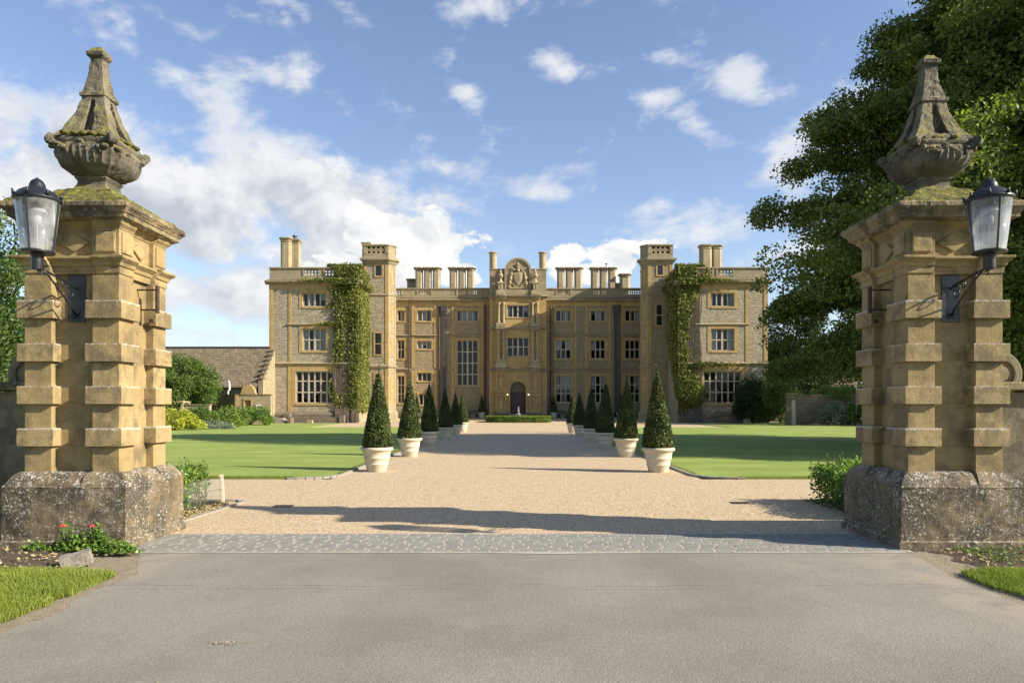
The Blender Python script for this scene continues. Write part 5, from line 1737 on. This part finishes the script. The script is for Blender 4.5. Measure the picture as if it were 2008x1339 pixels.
vp = MB().tube([(-26.5, 65.9, 2.3), (-26.5, 65.9, 3.0), (-26.35, 65.9, 3.2), (-26.4, 65.9, 3.9), (-26.45, 65.9, 4.0)], [.09, .09, .1, .09, .05], 8).build('flue_pipe', M['white_paint'], smooth=True)
tag(vp, 'thin white flue pipe standing behind the rubble wall in front of the barn', 'flue pipe')
GS = empty('garden_shelter', (-27.6, 58.4, 0), 'small low stone garden shelter with open front, half hidden by the left gate pier', 'shelter')
b = MB(); b.box(-1.6, -1.2, 0, .3, 0, 1.9); b.box(-.55, -.40, 0, .3, 0, 1.9); b.box(.25, .45, 0, .3, 0, 2.1); b.box(-1.6, .5, .9, 1.2, 0, 1.9)
b.box(-1.7, .5, -.1, 1.3, 1.9, 2.05); b.box(.5, 2.6, .1, .4, 0, 1.72)
b.build('shelter_walls', M['ashlar_pale'], GS, bevel=.02)
MB().box(.45, 2.65, .02, .48, 1.72, 1.80).build('coping', M['cornice'], GS)

# ================================================================ RIGHT: kitchen-garden wall, distant roofs
KW = empty('kitchen_garden_wall', (24.05, 61.0, 0), 'shaded stone garden wall with a pale doorway, right of the house under the tree', 'wall')
b = MB(); b.box(-.8, -.42, 0, .4, -.02, 2.75); b.box(0.0, 12, 0, .4, -.02, 2.5); b.box(-.42, 0.0, 0, .4, 2.2, 2.6)
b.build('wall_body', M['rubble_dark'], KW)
b = MB(); b.box(-.86, .06, -.06, .46, 2.76 - .15, 2.72); b.box(.07, 12, -.06, .46, 2.5, 2.6); b.build('coping', M['cornice'], KW)
MB().box(-.42, -.001, .1, .16, 0, 2.19).build('door', M['timber'], KW)  # pale colour carries the sunlit tone of the jamb
BG = empty('garden_cottage', (36, 88, 0), 'small stone outbuilding with a slate roof glimpsed beyond the right garden wall', 'outbuilding')
b = MB(); b.box(-5, 5, -3, 3, 0, 4.0); b.build('wall', M['rubble_dark'], BG)
b = MB(); b.loft([[(-5.3, -3.4, 3.9), (-5.3, 3.4, 3.9), (-5.3, 0, 6.6)], [(5.3, -3.4, 3.9), (5.3, 3.4, 3.9), (5.3, 0, 6.6)]]); b.build('roof', M['roof_slate'], BG)
b = MB(); b.box(-.5, .5, -3.08, -3.0, 1.2, 2.6); b.build('window', M['mullion'], BG)
fl = MB().lathe([(.06, 0), (.05, 2.2), (.035, 4.6), (.06, 4.65), (.04, 4.72)], (0, 0), 10).build('lamp_post', M['white_paint'], smooth=True)
fl.location = (28.2, 59.0, 0); tag(fl, 'thin pale post standing by the right garden wall, next to the right gate pier', 'post')
bx_ = MB().box(-.3, .3, -.2, .2, 0, .45).build('stone_trough', M['ashlar_pale'], bevel=.03); bx_.location = (21.6, 66.6, .01)
tag(bx_, 'small pale stone block on the path in front of the dark shrub', 'stone block')
bx2 = MB().box(-.25, .25, -.2, .2, 0, .32).build('stone_trough', M['ashlar_pale'], bevel=.03); bx2.location = (-19.4, 67.6, .01)
tag(bx2, 'small pale stone block on the path at the foot of the left wing', 'stone block')

# ================================================================ VEGETATION
def blob_leaves(centres, radii, per, size, flat=.75, seed=1, shell=.75, N_al=.25):
    """leaves on the outside of many irregular clumps"""
    lr = np.random.default_rng(seed)
    P, Nn, S = [], [], []
    for (c, r, k) in zip(centres, radii, per):
        d = lr.normal(size=(k, 3)); d /= np.linalg.norm(d, axis=1)[:, None]
        rad = r * (shell + (1 - shell) * lr.random(k) ** .7) * (1 + .18 * lr.normal(size=k))
        p = d * rad[:, None]; p[:, 2] *= flat
        p[:, 2] -= .22 * (p[:, 0] ** 2 + p[:, 1] ** 2) / max(r, .01)
        P.append(p + np.array(c)); Nn.append(d)
        S.append(size * lr.uniform(.65, 1.3, k))
    P, Nn, S = np.concatenate(P), np.concatenate(Nn), np.concatenate(S)
    Nn[:, 2] += .5; Nn /= np.linalg.norm(Nn, axis=1)[:, None]
    return leaf_quads(P, S, Nn, N_al), P


def crown(prof, n, rc, per, size, seed, squash=(1, 1), inner=.25, flat=.65, droop=0.0, edge=.35):
    """prof: [(z, radius)]; clumps concentrated towards the outline"""
    lr = np.random.default_rng(seed)
    zs = np.array([a for a, _ in prof]); rs = np.array([b for _, b in prof])
    cs, ra, pr = [], [], []
    wz = np.interp(np.linspace(zs[0], zs[-1], 200), zs, rs) + .3
    cdf = np.cumsum(wz) / wz.sum()
    for i in range(n):
        z = np.interp(lr.random(), cdf, np.linspace(zs[0], zs[-1], 200))
        a = lr.uniform(0, 2 * PI)
        lump = 1 + edge * noise.noise(Vector((math.cos(a) * 1.8 + seed, math.sin(a) * 1.8, z * .35)))
        t = math.sqrt(lr.uniform(inner, 1.0))
        r = np.interp(z, zs, rs) * lump * t
        k = rc * lr.uniform(.6, 1.25)
        cs.append((r * math.cos(a) * squash[0], r * math.sin(a) * squash[1], z - droop * t * t)); ra.append(k)
        pr.append(int(per * (k / rc) ** 2))
    return blob_leaves(cs, ra, pr, size, flat, seed)


def trunk_mesh(h, r0, limbs, spread, seed, z_first=.25):
    lr = random.Random(seed); b = MB()
    pts = [(0, 0, -.1)]; rr = [r0 * 1.35]
    n = 9
    for i in range(1, n + 1):
        t = i / n
        pts.append((lr.uniform(-.12, .12) * r0 * 5 * t, lr.uniform(-.12, .12) * r0 * 5 * t, h * t)); rr.append(r0 * (1 - .88 * t) + .02)
    b.tube(pts, rr, 12)
    for k in range(limbs):
        t = z_first + (1 - z_first) * k / limbs * .95
        z = h * t; a = k * 2.4 + lr.uniform(-.4, .4)
        L = spread(z) * lr.uniform(.75, 1.0)
        p = [(0, 0, z)]; q = [r0 * (1 - .88 * t) * .55]
        for j in range(1, 6):
            s = j / 5
            p.append((math.cos(a + .25 * s) * L * s, math.sin(a + .25 * s) * L * s, z + L * (.42 * s - .22 * s * s) + lr.uniform(-.2, .2)))
            q.append(q[0] * (1 - s) + .018)
        b.tube(p, q, 7)
        for j in (2, 3, 4):
            o0 = Vector(p[j]); aa = a + lr.choice((-1, 1)) * lr.uniform(.5, 1.0)
            l2 = L * .42
            b.tube([o0, o0 + Vector((math.cos(aa) * l2 * .5, math.sin(aa) * l2 * .5, l2 * .2)), o0 + Vector((math.cos(aa) * l2, math.sin(aa) * l2, l2 * .15))], [q[j] * .6, q[j] * .4, .012], 5)
    return b


def tree(name, loc, label, prof, n, rc, per, size, seed, mat, h=None, r0=.3, limbs=14, group=None, core=None, **kw):
    T_ = empty(name, loc, label, 'tree', group)
    h = h or prof[-1][0] * .93
    zs = [a for a, _ in prof]; rs = [b for _, b in prof]
    trunk_mesh(h, r0, limbs, lambda z: float(np.interp(z + .5, zs, rs)) * .8, seed).build('trunk', M['bark'], T_, smooth=True)
    (v, f), P = crown(prof, n, rc, per, size, seed, **kw)
    parts = [(v, f, 0)]
    np_mesh('crown', *[v, f], mat, T_)
    return T_


# the great lime tree behind the right pier: outline measured from the photograph
tree('lime_tree', (20.3, 27.0, 0), 'huge dark green lime tree towering behind the right gate pier',
     [(2.6, 5.0), (3.4, 8.6), (5.0, 9.2), (7.0, 9.3), (8.3, 9.8), (9.6, 9.3), (11.0, 8.6), (12.6, 7.6), (14.0, 6.4), (16.0, 5.8), (18.2, 4.9), (20.5, 3.2), (22.2, 1.5)],
     1500, .90, 340, .14, 5, M['lime_leaf'], h=20, r0=.55, limbs=26, inner=.16, flat=.55, droop=.5, edge=.34)
# boughs that reach forward on the gateway side of the tree
LT = bpy.data.objects['lime_tree']
lr = np.random.default_rng(9)
cs, ra, pr = [], [], []
bl = MB()
for (z0, z1, ang, L) in ((8.6, 8.6, 3.25, 11.2), (8.2, 7.7, 3.7, 11.0), (6.2, 5.4, 3.1, 10.0), (5.2, 3.6, 3.45, 10.2), (10.8, 10.4, 3.2, 9.7), (11.8, 11.6, 3.35, 8.8), (12.5, 12.8, 3.05, 8.4), (15.0, 15.6, 3.1, 6.2), (18.0, 19.2, 3.3, 4.4), (11.0, 11.4, 3.3, 9.2), (13.5, 14.2, 3.2, 7.0), (10.0, 9.0, 4.3, 9.5), (6.5, 4.3, 4.1, 10.2), (16.5, 17.6, 3.3, 5.2), (4.2, 3.0, 2.8, 9.6), (7.2, 6.4, 3.5, 10.4), (4.6, 3.2, 4.5, 9.5)):
    path = []
    for j in range(12):
        s = j / 11
        p = (math.cos(ang) * L * s, math.sin(ang) * L * s, z0 - 1.0 + (z1 - z0 + 1.0) * s + 1.1 * math.sin(PI * s))
        path.append(p)
        if j > 3:
            for q in range(7):
                cs.append(tuple(np.array(p) + lr.normal(0, .55 * (1.35 - s), 3) * (1, 1.3, .8))); ra.append(lr.uniform(.35, .7)); pr.append(150)
    bl.tube(path, [.16 * (1 - j / 12) + .015 for j in range(12)], 6)
bl.build('bough', M['bark'], LT, smooth=True)
(v, f), _ = blob_leaves(cs, ra, pr, .135, .6, 77)
np_mesh('bough_leaves', v, f, M['lime_leaf'], LT)

(v, f), _ = crown([(3.2, 4.5), (5.0, 7.6), (7.0, 8.0), (9.0, 7.6), (11.0, 6.0), (14.0, 5.0), (18, 4.0), (20.5, 2.0)], 420, 1.1, 130, .30, 55, inner=.05, flat=.7, edge=.3)
np_mesh('inner_leaves', v, f, M['lime_leaf'], LT)
gp = 'broadleaved trees round the garden'
tree('oak_tree', (-21.2, 26, 0), 'bushy green tree rising behind the left gate pier at the edge of the photo', [(1.0, 2.2), (2.5, 3.4), (4.5, 4.1), (6.8, 3.8), (8.3, 2.7), (9.6, 1.3)], 190, .75, 210, .15, 12, M['oak_leaf'], r0=.25, group=gp)
tree('walnut_tree', (-28.2, 60.5, 0), 'round bushy green tree in front of the barn roof', [(.8, 1.0), (1.8, 2.4), (3.2, 3.0), (4.4, 2.5), (5.2, 1.6), (5.8, .6)], 180, .65, 230, .15, 13, M['shrub_leaf'], r0=.2, group=gp, squash=(1, .8))
tree('oak_tree', (44, 60, 0), 'tall tree far behind the lime tree at the right of the garden', [(2, 4), (5, 7.5), (9, 8.5), (13, 7), (17, 4), (20, 1)], 260, 1.3, 150, .30, 14, M['oak_leaf'], r0=.4, group=gp)
tree('oak_tree', (31.5, 80, 0), 'dark tree standing just behind the right corner of the house', [(1, 2.5), (3, 4.0), (6, 4.6), (9, 4.2), (12, 2.8), (14, 1)], 240, .95, 150, .26, 15, M['dark_leaf'], r0=.3, group=gp)
tree('oak_tree', (40, 100, 0), 'distant tree beyond the kitchen garden wall at the right', [(1, 3.5), (3, 6), (6, 6.8), (9, 5), (11, 2)], 160, 1.3, 120, .36, 16, M['oak_leaf'], r0=.3, group=gp)
tree('oak_tree', (-62, 92, 0), 'distant tree beyond the far left end of the barn', [(1, 4), (4, 7), (8, 7), (11, 4), (13, 1)], 150, 1.3, 120, .36, 17, M['oak_leaf'], r0=.3, group=gp)


def shrub(name, loc, r3, label, mat, n=40, rc=.3, per=140, size=.08, seed=1, cat='shrub', group=None, core=True, flat=.85):
    """rounded bush: twigs + leafy clumps"""
    T_ = empty(name, loc, label, cat, group)
    lr = np.random.default_rng(seed)
    cs = []
    for i in range(n):
        d = lr.normal(size=3); d /= np.linalg.norm(d); d[2] = abs(d[2]) * 1.0 - .12
        t = lr.uniform(.65, 1.0)
        cs.append((d[0] * r3[0] * t, d[1] * r3[1] * t, max(.12, r3[2] * (.10 + .82 * max(d[2], 0) * t + .25 * lr.random()))))
    k = [rc * lr.uniform(.7, 1.2) for _ in cs]
    (v, f), _ = blob_leaves(cs, k, [per] * n, size, flat, seed)
    np_mesh('foliage', v, f, mat, T_)
    b = MB()
    for i in range(7):
        a = i * .9; e = (math.cos(a) * r3[0] * .6, math.sin(a) * r3[1] * .6, r3[2] * .75)
        b.tube([(0, 0, -.05), (e[0] * .4, e[1] * .4, e[2] * .5), e], [.03, .022, .01], 5)
    b.build('stem', M['bark'], T_)
    return T_


sg_ = 'shrubs in the border left of the lawn'
shrub('golden_shrub', (-22.6, 47.5, 0), (1.9, 1.1, 1.35), 'bright yellow-green shrub beside the left gate pier at the lawn edge', M['yellow_leaf'], 60, .35, 130, .12, 31, group=sg_)
shrub('border_shrub', (-22.9, 53, 0), (1.7, 1.3, 1.6), 'mid green leafy shrub between the golden shrub and the round bush', M['shrub_leaf'], 60, .38, 130, .12, 32, group=sg_)
shrub('border_shrub', (-21.8, 54.5, 0), (1.2, 1.0, 1.5), 'pale green shrub in the middle of the left border', M['box_leaf'], 50, .32, 130, .11, 33, group=sg_)
shrub('border_shrub', (-22.2, 59.8, 0), (2.0, 1.3, 1.7), 'rounded glossy shrub at the right end of the left border, by the screen wall doorway', M['laurel_leaf'], 70, .36, 150, .12, 34, group=sg_)
shrub('silver_shrub', (-20.9, 49.8, 0), (1.6, .7, .55), 'low silvery grey plant at the edge of the left lawn', M['silver_leaf'], 40, .28, 120, .09, 35, group=sg_)
sg2 = 'shrubs along the right garden wall'
shrub('conifer_shrub', (22.4, 67.4, 0), (1.7, 1.3, 4.6), 'tall dark green shrub against the right corner of the house', M['dark_leaf'], 130, .5, 150, .14, 36, group=sg2)
shrub('border_shrub', (24.7, 66.5, 0), (2.3, 1.5, 4.3), 'tall bushy mid green shrub between the house corner and the garden doorway', M['shrub_leaf'], 150, .5, 130, .14, 37, group=sg2)
shrub('border_shrub', (26.6, 59.6, 0), (1.3, .9, 2.0), 'pale flowering shrub nearest the garden doorway on the right', M['silver_leaf'], 60, .36, 130, .11, 38, group=sg2)
shrub('border_shrub', (28.3, 59.3, 0), (1.3, .9, 1.9), 'dark green shrub in the middle of the right border', M['shrub_leaf'], 60, .36, 130, .11, 39, group=sg2)
shrub('border_shrub', (29.6, 58.4, 0), (1.5, .9, 1.8), 'yellowish shrub in the right border next to the right gate pier', M['laurel_leaf'], 60, .36, 130, .11, 40, group=sg2)
tp = shrub('wall_top_hedge', (30.2, 61.6, 2.2), (5.0, .8, 1.3), 'green hedge showing above the right garden wall', M['box_leaf'], 150, .42, 130, .12, 41, cat='hedge')

# ---------------------------------------------------------------- hedges just inside the gate
def near_hedge(name, x0, x1, y0, y1, h, label, seed, n=9000):
    T_ = empty(name, ((x0 + x1) / 2, (y0 + y1) / 2, 0), label, 'hedge', 'laurel hedges just inside the gate')
    lr = np.random.default_rng(seed)
    cx, cy = (x0 + x1) / 2, (y0 + y1) / 2
    x = lr.uniform(x0, x1, n); y = lr.uniform(y0, y1, n)
    top = np.array([h * (1 + .22 * noise.noise(Vector((a * 1.9, b_ * 1.9, seed)))) for a, b_ in zip(x, y)])
    z = top * (lr.random(n) ** .55) + lr.normal(0, .02, n)
    P = np.stack([x - cx, y - cy, np.maximum(z, .04)], 1)
    Nn = np.tile([0, -.2, 1.0], (n, 1)); Nn /= np.linalg.norm(Nn[0])
    v, f = leaf_quads(P, lr.uniform(.045, .095, n), Nn, .35, asp=.42)
    # upright shoots with leaves up the stem
    sp, st = [], MB()
    for i in range(46):
        bx, by = lr.uniform(x0, x1) - cx, lr.uniform(y0, y1) - cy
        hh = h * lr.uniform(.95, 1.28); lx, ly = lr.normal(0, .06, 2)
        st.tube([(bx, by, 0), (bx + lx * .5, by + ly * .5, hh * .5), (bx + lx, by + ly, hh)], [.008, .006, .003], 4)
        for j in range(16):
            t = .45 + .57 * j / 15
            sp.append((bx + lx * t + lr.normal(0, .022), by + ly * t + lr.normal(0, .022), hh * t))
    v2, f2 = leaf_quads(np.array(sp), lr.uniform(.04, .075, len(sp)), np.tile([0, 0, 1.0], (len(sp), 1)), .2, asp=.4)
    V, F, _ = join_np([(v, f, 0), (v2, f2, 0)])
    np_mesh('foliage', V, F, M['laurel_leaf'], T_)
    st.build('stem', M['bark'], T_)
    return T_


near_hedge('laurel_hedge', -7.6, -4.86, 9.7, 11.4, .60, 'leafy low hedge behind the left gate pier, fenced by a clear sheet', 51, 24000)
near_hedge('laurel_hedge', 4.80, 7.6, 9.6, 11.7, .64, 'leafy low hedge with upright shoots behind the right gate pier', 52, 30000)
# the clear plastic guard and its timber stake
gd = empty('plastic_guard', (-4.95, 10.1, 0), 'clear plastic sheet guarding the foot of the left hedge', 'plastic sheet')
b = MB(); n = 24; pts = []
for i in range(n):
    t = i / (n - 1)
    pts.append((-.20 + .44 * t + .02 * math.sin(t * 21) + .01 * math.sin(t * 47), -.6 + 1.95 * t))
b.add([(x, y, .03) for x, y in pts] + [(x, y + .01, .40 + .02 * math.sin(x * 9)) for x, y in pts], [(i, i + 1, n + i + 1, n + i) for i in range(n - 1)])
b.build('sheet', M['sheet'], gd, smooth=True)
b = MB(); b.tube([(x, y, .41 + .02 * math.sin(x * 9)) for x, y in pts], .004, 4); b.tube([(x, y, .24) for x, y in pts], .003, 4); b.build('wire', M['lead'], gd)
stk = MB().box(-.03, .03, -.03, .03, -.03, .47).build('timber_stake', M['timber'], bevel=.006); rough(stk, .03, .006, 12, 3); stk.location = (-4.69, 11.46, 0); stk.rotation_euler = (R(2), R(-3), .3)
tag(stk, 'pale timber stake at the corner of the left hedge', 'stake')
# grey edging that curves round the left bed
e = MB(); path = [(-4.52, 9.3), (-4.50, 9.7), (-4.47, 10.2), (-4.43, 10.7), (-4.41, 11.2), (-4.42, 11.55), (-4.55, 11.75), (-5.2, 11.8)]
for (xa, ya), (xb, yb) in zip(path, path[1:]):
    d = Vector((xb - xa, yb - ya)).normalized(); n_ = Vector((-d.y, d.x)) * .035
    e.loft([[(xa + n_.x, ya + n_.y, z), (xb + n_.x, yb + n_.y, z), (xb - n_.x, yb - n_.y, z), (xa - n_.x, ya - n_.y, z)] for z in (-.01, .028)])
tag(e.build('kerb', M['kerb']), kind='structure')
litter(-4.8, -4.46, 9.7, 11.4, 500, M['straw'], .02, .06, .035)
litter(4.66, 4.9, 9.6, 11.8, 300, M['straw'], .02, .05, .035)

# flowering plants at the foot of the left pier
def low_plant(name, loc, w, h, label, seed, flowers=0, n=900):
    T_ = empty(name, loc, label, 'plant', 'plants at the foot of the left pier')
    lr = np.random.default_rng(seed)
    x = lr.normal(0, w * .42, n); y = lr.normal(0, w * .22, n)
    z = np.abs(lr.normal(0, h * .5, n)) * np.exp(-(x / w) ** 2) + .02
    v, f = leaf_quads(np.stack([x, y, z], 1), lr.uniform(.022, .05, n), np.tile([0, -.3, 1.0], (n, 1)), .4, asp=.8)
    np_mesh('foliage', v, f, M['laurel_leaf'], T_)
    st = MB(); fl = MB()
    for i in range(8):
        ex, ey = lr.normal(0, w * .3), lr.normal(0, w * .15)
        st.tube([(0, 0, 0), (ex * .5, ey * .5, h * .5), (ex, ey, h)], [.005, .004, .002], 4)
    for i in range(flowers):
        ex, ey = (-.02 + .1 * i, -.05)
        z = h * 1.35
        st.tube([(0, 0, 0), (ex * .6, ey * .5, z * .6), (ex, ey, z)], [.005, .004, .003], 4)
        for k in range(9):
            a = k * 2.4; r = .004 + .0024 * k
            fl.sphere((ex + r * math.cos(a), ey + r * math.sin(a), z + .016 - .0015 * k), .013, 6, 4, (1, 1, .8))
    st.build('stem', M['bark'], T_)
    if flowers: fl.build('flower', M['flower'], T_, smooth=True)


low_plant('rose_plant', (-4.76, 7.60, .02), .16, .20, 'small rose plant with one red flower, at the left of the pier foot', 61, 1, 350)
low_plant('rose_plant', (-4.44, 7.58, .02), .18, .20, 'small rose plant with a bright red flower, behind the grey stone', 62, 1, 700)
low_plant('leafy_plant', (-4.60, 7.55, .02), .22, .14, 'low leafy plant between the two red roses', 63, 0, 600)
low_plant('leafy_plant', (-4.14, 7.46, .02), .20, .09, 'bright low leafy plant at the right corner of the left pier foot', 64, 0, 900)
low_plant('leafy_plant', (-5.05, 7.60, .02), .25, .07, 'sparse low plant at the far left of the pier foot', 65, 0, 250)

# oval box hedge and figure before the door
HB = empty('box_hedge', (.33, 72, .05), 'low oval clipped box hedge on the forecourt in front of the door', 'hedge')
n = 26000; a = rng.uniform(0, 2 * PI, n); A_, B_ = 3.25, 1.9
ex = 4.0
def sup(a, A, B):
    c, s = np.cos(a), np.sin(a)
    rr = 1 / (np.abs(c) ** ex + np.abs(s) ** ex) ** (1 / ex)
    return A * rr * c, B * rr * s
t = rng.random(n)
mode = rng.random(n)
sc_ = np.where(mode < .45, 1.0, np.where(mode < .6, .80, .80 + .20 * rng.random(n)))
z = np.where(mode < .6, .56 * t, .57)
x, y = sup(a, A_, B_); x, y = x * sc_, y * sc_
P = np.stack([x, y, z], 1) + rng.normal(0, .022, (n, 3))
v, f = leaf_quads(P, rng.uniform(.05, .10, n), np.stack([x * .3, y * .6, np.full(n, .6)], 1) / 1.5, .3)
np_mesh('foliage', v, f, M['box_leaf'], HB)
cr = []
for s, z in ((.96, 0), (.96, .52), (.84, .52), (.84, 0)):
    xx, yy = sup(np.linspace(0, 2 * PI, 48, endpoint=False), A_ * s, B_ * s); cr.append([(float(p), float(q), z) for p, q in zip(xx, yy)])
MB().loft(cr, cap=False).build('hedge_core', M['core_dark'], HB)  # solid dark core added inside the leaf shell
np_ = shrub('bedding_plants', (.33, 72, .05), (2.3, 1.2, .5), 'pale green bedding plants inside the oval box hedge', M['silver_leaf'], 60, .28, 90, .08, 71, cat='plants')
F_ = empty('garden_statue', (.33, 72, .05), 'small weathered stone figure rising from the middle of the oval hedge', 'statue')
b = MB().lathe([(.0, 0), (.26, 0), (.26, .35), (.18, .42), (.13, .55), (.16, .68), (.30, .74), (.28, .80), (.10, .84), (.08, .95), (.13, 1.08), (.11, 1.2), (.06, 1.28), (.085, 1.36), (.075, 1.45), (.03, 1.55), (.0, 1.58)], (0, 0), 16)
o_ = b.build('figure', M['stone_grey'], F_, smooth=50); rough(o_, .08, .03, 6, 2)
o_.scale = (.9, .9, 1.0)
# round flowering pots beside the door
for x, lb in ((-4.75, 'left'), (5.35, 'right')):
    E = empty('stone_urn', (x, 80.2, .28), 'small stone urn beside the cone planter %s of the front door' % lb, 'urn', 'stone urns by the front door')
    MB().lathe([(0, 0), (.2, 0), (.2, .06), (.13, .1), (.2, .25), (.32, .42), (.35, .45), (.33, .48), (0, .46)], (0, 0), 20).build('bowl', M['stone_grey'], E, smooth=50)
    shrub('lavender_plant', (x, 80.2, .28 + .42), (.42, .42, .55), 'round grey-green flowering plant in the stone urn %s of the front door' % lb, M['silver_leaf'], 30, .17, 90, .06, 81 + int(x), cat='plant', group='lavender plants by the front door')


# ---------------------------------------------------------------- creepers on the wings
def creeper(s, label, seed, dens):
    T_ = empty('wall_creeper', (C + s * 16.5, 70, 0), label, 'climbing plant', 'creepers on the wings')
    lr = np.random.default_rng(seed)
    P, N = [], []
    X0 = C + s * 15.67
    def emit(x, y, z, nx, ny, nz, th=.22):
        k = len(x)
        o = np.abs(lr.normal(0, th * .55, k)) + .03
        P.append(np.stack([x + nx * o - T_.location.x, y + ny * o - 70, z + nz * o - .12 * o], 1)); N.append(np.tile([nx, ny, nz], (k, 1)))
    # front face strip
    n = dens * 7
    u = lr.uniform(-.05, 3.4, n); z = lr.uniform(.2, 15.3, n)
    m = np.array([noise.noise(Vector((a * .9 + seed, b_ * .32, 2))) + .6 * noise.noise(Vector((a * 3 + seed, b_ * 1.1, 7))) for a, b_ in zip(u, z)])
    # width of the growth with height (measured), the strip is fuller next to the corner and along the cornice
    if s < 0: wid = np.interp(z, [0, 1, 4, 6, 9, 12, 13, 13.8, 15.3], [1.6, 2.2, 2.0, 2.3, 2.4, 2.6, 3.3, 3.6, 3.0])
    else: wid = np.interp(z, [0, 1.2, 2, 5, 6, 9, 12, 13.2, 14, 15.3], [.0, .9, 2.2, 2.3, 1.1, 1.0, 1.4, 2.3, 3.3, 2.2])
    edge = 1 - u / np.maximum(wid + m * 1.2, .05)
    bare = np.exp(-((u - 1.15) / .42) ** 2) * np.interp(z, [0, 2, 9, 12, 13], [1, .9, 1.0, .75, 0])
    if s > 0: bare = np.exp(-((u - 1.5) / .6) ** 2) * np.interp(z, [0, 2, 5.5, 6.2, 12, 13], [.2, .0, .0, .8, 1.0, 0])
    keep = (edge > 0) & (lr.random(n) < np.clip(edge * 2.2 + .15, 0, 1) * np.clip(1 - bare * 1.05 + m * .5, .04, 1) * (1.0 if s < 0 else .85))
    if s > 0: keep &= (z > .9 + .5 * m + u * .3)
    u, z = u[keep], z[keep]
    y = np.where((z > 13.5) & (z < 14.05), 69.6, np.where(z > 14.05, 69.9, 70.0)) - .02
    emit(X0 + s * u, y, z, 0, -1, 0, .18)
    # return face towards the tower
    n = dens * 6
    v_ = lr.uniform(0, 4.6, n); z = lr.uniform(.3, 15.3, n)
    m = np.array([noise.noise(Vector((a * .8 + seed, b_ * .4, 12))) for a, b_ in zip(v_, z)])
    keep = lr.random(n) < np.clip(.95 + m * 1.2 - .10 * v_ * (1 if s < 0 else 2.0), .1, 1)
    if s > 0: keep &= z > 2.5 + 1.2 * m + v_ * 1.2
    else: keep &= z > 1.0 + m
    v_, z = v_[keep], z[keep]
    xo = np.where((z > 13.5) & (z < 14.05), .42, 0)
    emit(X0 - s * xo, 70 + v_, z, -s, 0, 0, .20)
    # over the top of the parapet
    n = int(dens * .9)
    u = lr.uniform(-.3, 2.6 if s > 0 else 3.1, n)
    emit(X0 + s * u, 69.9 + lr.uniform(0, .5, n), np.full(n, 15.2), 0, 0, 1, .3)
    # straggling strands along string course and cornice
    n = int(dens * .35)
    u = 2 + np.abs(lr.normal(0, 1.3, n)); emit(X0 + s * u, np.full(n, 69.55), 13.9 + lr.normal(0, .08, n), 0, -1, 0, .12)
    u = 1.5 + np.abs(lr.normal(0, 1.6 if s > 0 else .9, n)); emit(X0 + s * u, np.full(n, 69.78), (5.75 if s > 0 else 9.7) + lr.normal(0, .09, n), 0, -1, 0, .12)
    if s > 0:      # bushy lower mass
        n = dens
        d = lr.normal(size=(n, 3)); d /= np.linalg.norm(d, axis=1)[:, None]
        emit(X0 + 1.1 + d[:, 0] * 1.5, 69.7 - np.abs(d[:, 1]) * .5, 2.9 + d[:, 2] * 1.3, 0, -1, 0, .15)
    P_, N_ = np.concatenate(P), np.concatenate(N)
    N_ = N_ + np.array([0, 0, .35]); N_ /= np.linalg.norm(N_, axis=1)[:, None]
    v, f = leaf_quads(P_, lr.uniform(.10, .21, len(P_)), N_, .45, asp=.9)
    np_mesh('foliage', v, f, M['ivy_leaf'], T_)
    b = MB(); rs = random.Random(seed)
    for i in range(26):
        u0 = rs.uniform(.1, 2.2); pts = []
        u = u0
        for j in range(16):
            z = .0 + j * .85
            u += rs.uniform(-.14, .14)
            u = min(max(u, .05), 2.6)
            pts.append((C + s * (15.67 + u) - T_.location.x, -.07 - (.25 if z < 1.2 else 0), z))
        b.tube(pts, [.055 * (1 - j / 18) + .012 for j in range(16)], 5)
    b.build('stem', M['vine'], T_)


creeper(-1, 'dense sunlit green creeper covering the inner corner of the left wing up to its parapet', 4, 5200)
creeper(1, 'patchy green creeper with bare stems hanging on the inner corner of the right wing', 23, 4600)

# fallen leaves and grit on the tarmac
n = 120
P = np.stack([rng.uniform(-3.4, 3.9, n), rng.uniform(3.8, 7.5, n), np.full(n, .006)], 1)
v, f = leaf_quads(P, rng.uniform(.006, .018, n), np.tile([0, 0, 1.0], (n, 1)), .8)
tag(np_mesh('leaf_litter', v, f, M['straw']), kind='stuff')
n = 60
P = np.stack([-1.88 + rng.normal(0, .07, n), 4.68 + rng.normal(0, .02, n), np.full(n, .008)], 1)
v, f = leaf_quads(P, rng.uniform(.008, .022, n), np.tile([0, 0, 1.0], (n, 1)), .7)
tag(np_mesh('leaf_litter', v, f, M['straw']), kind='stuff')
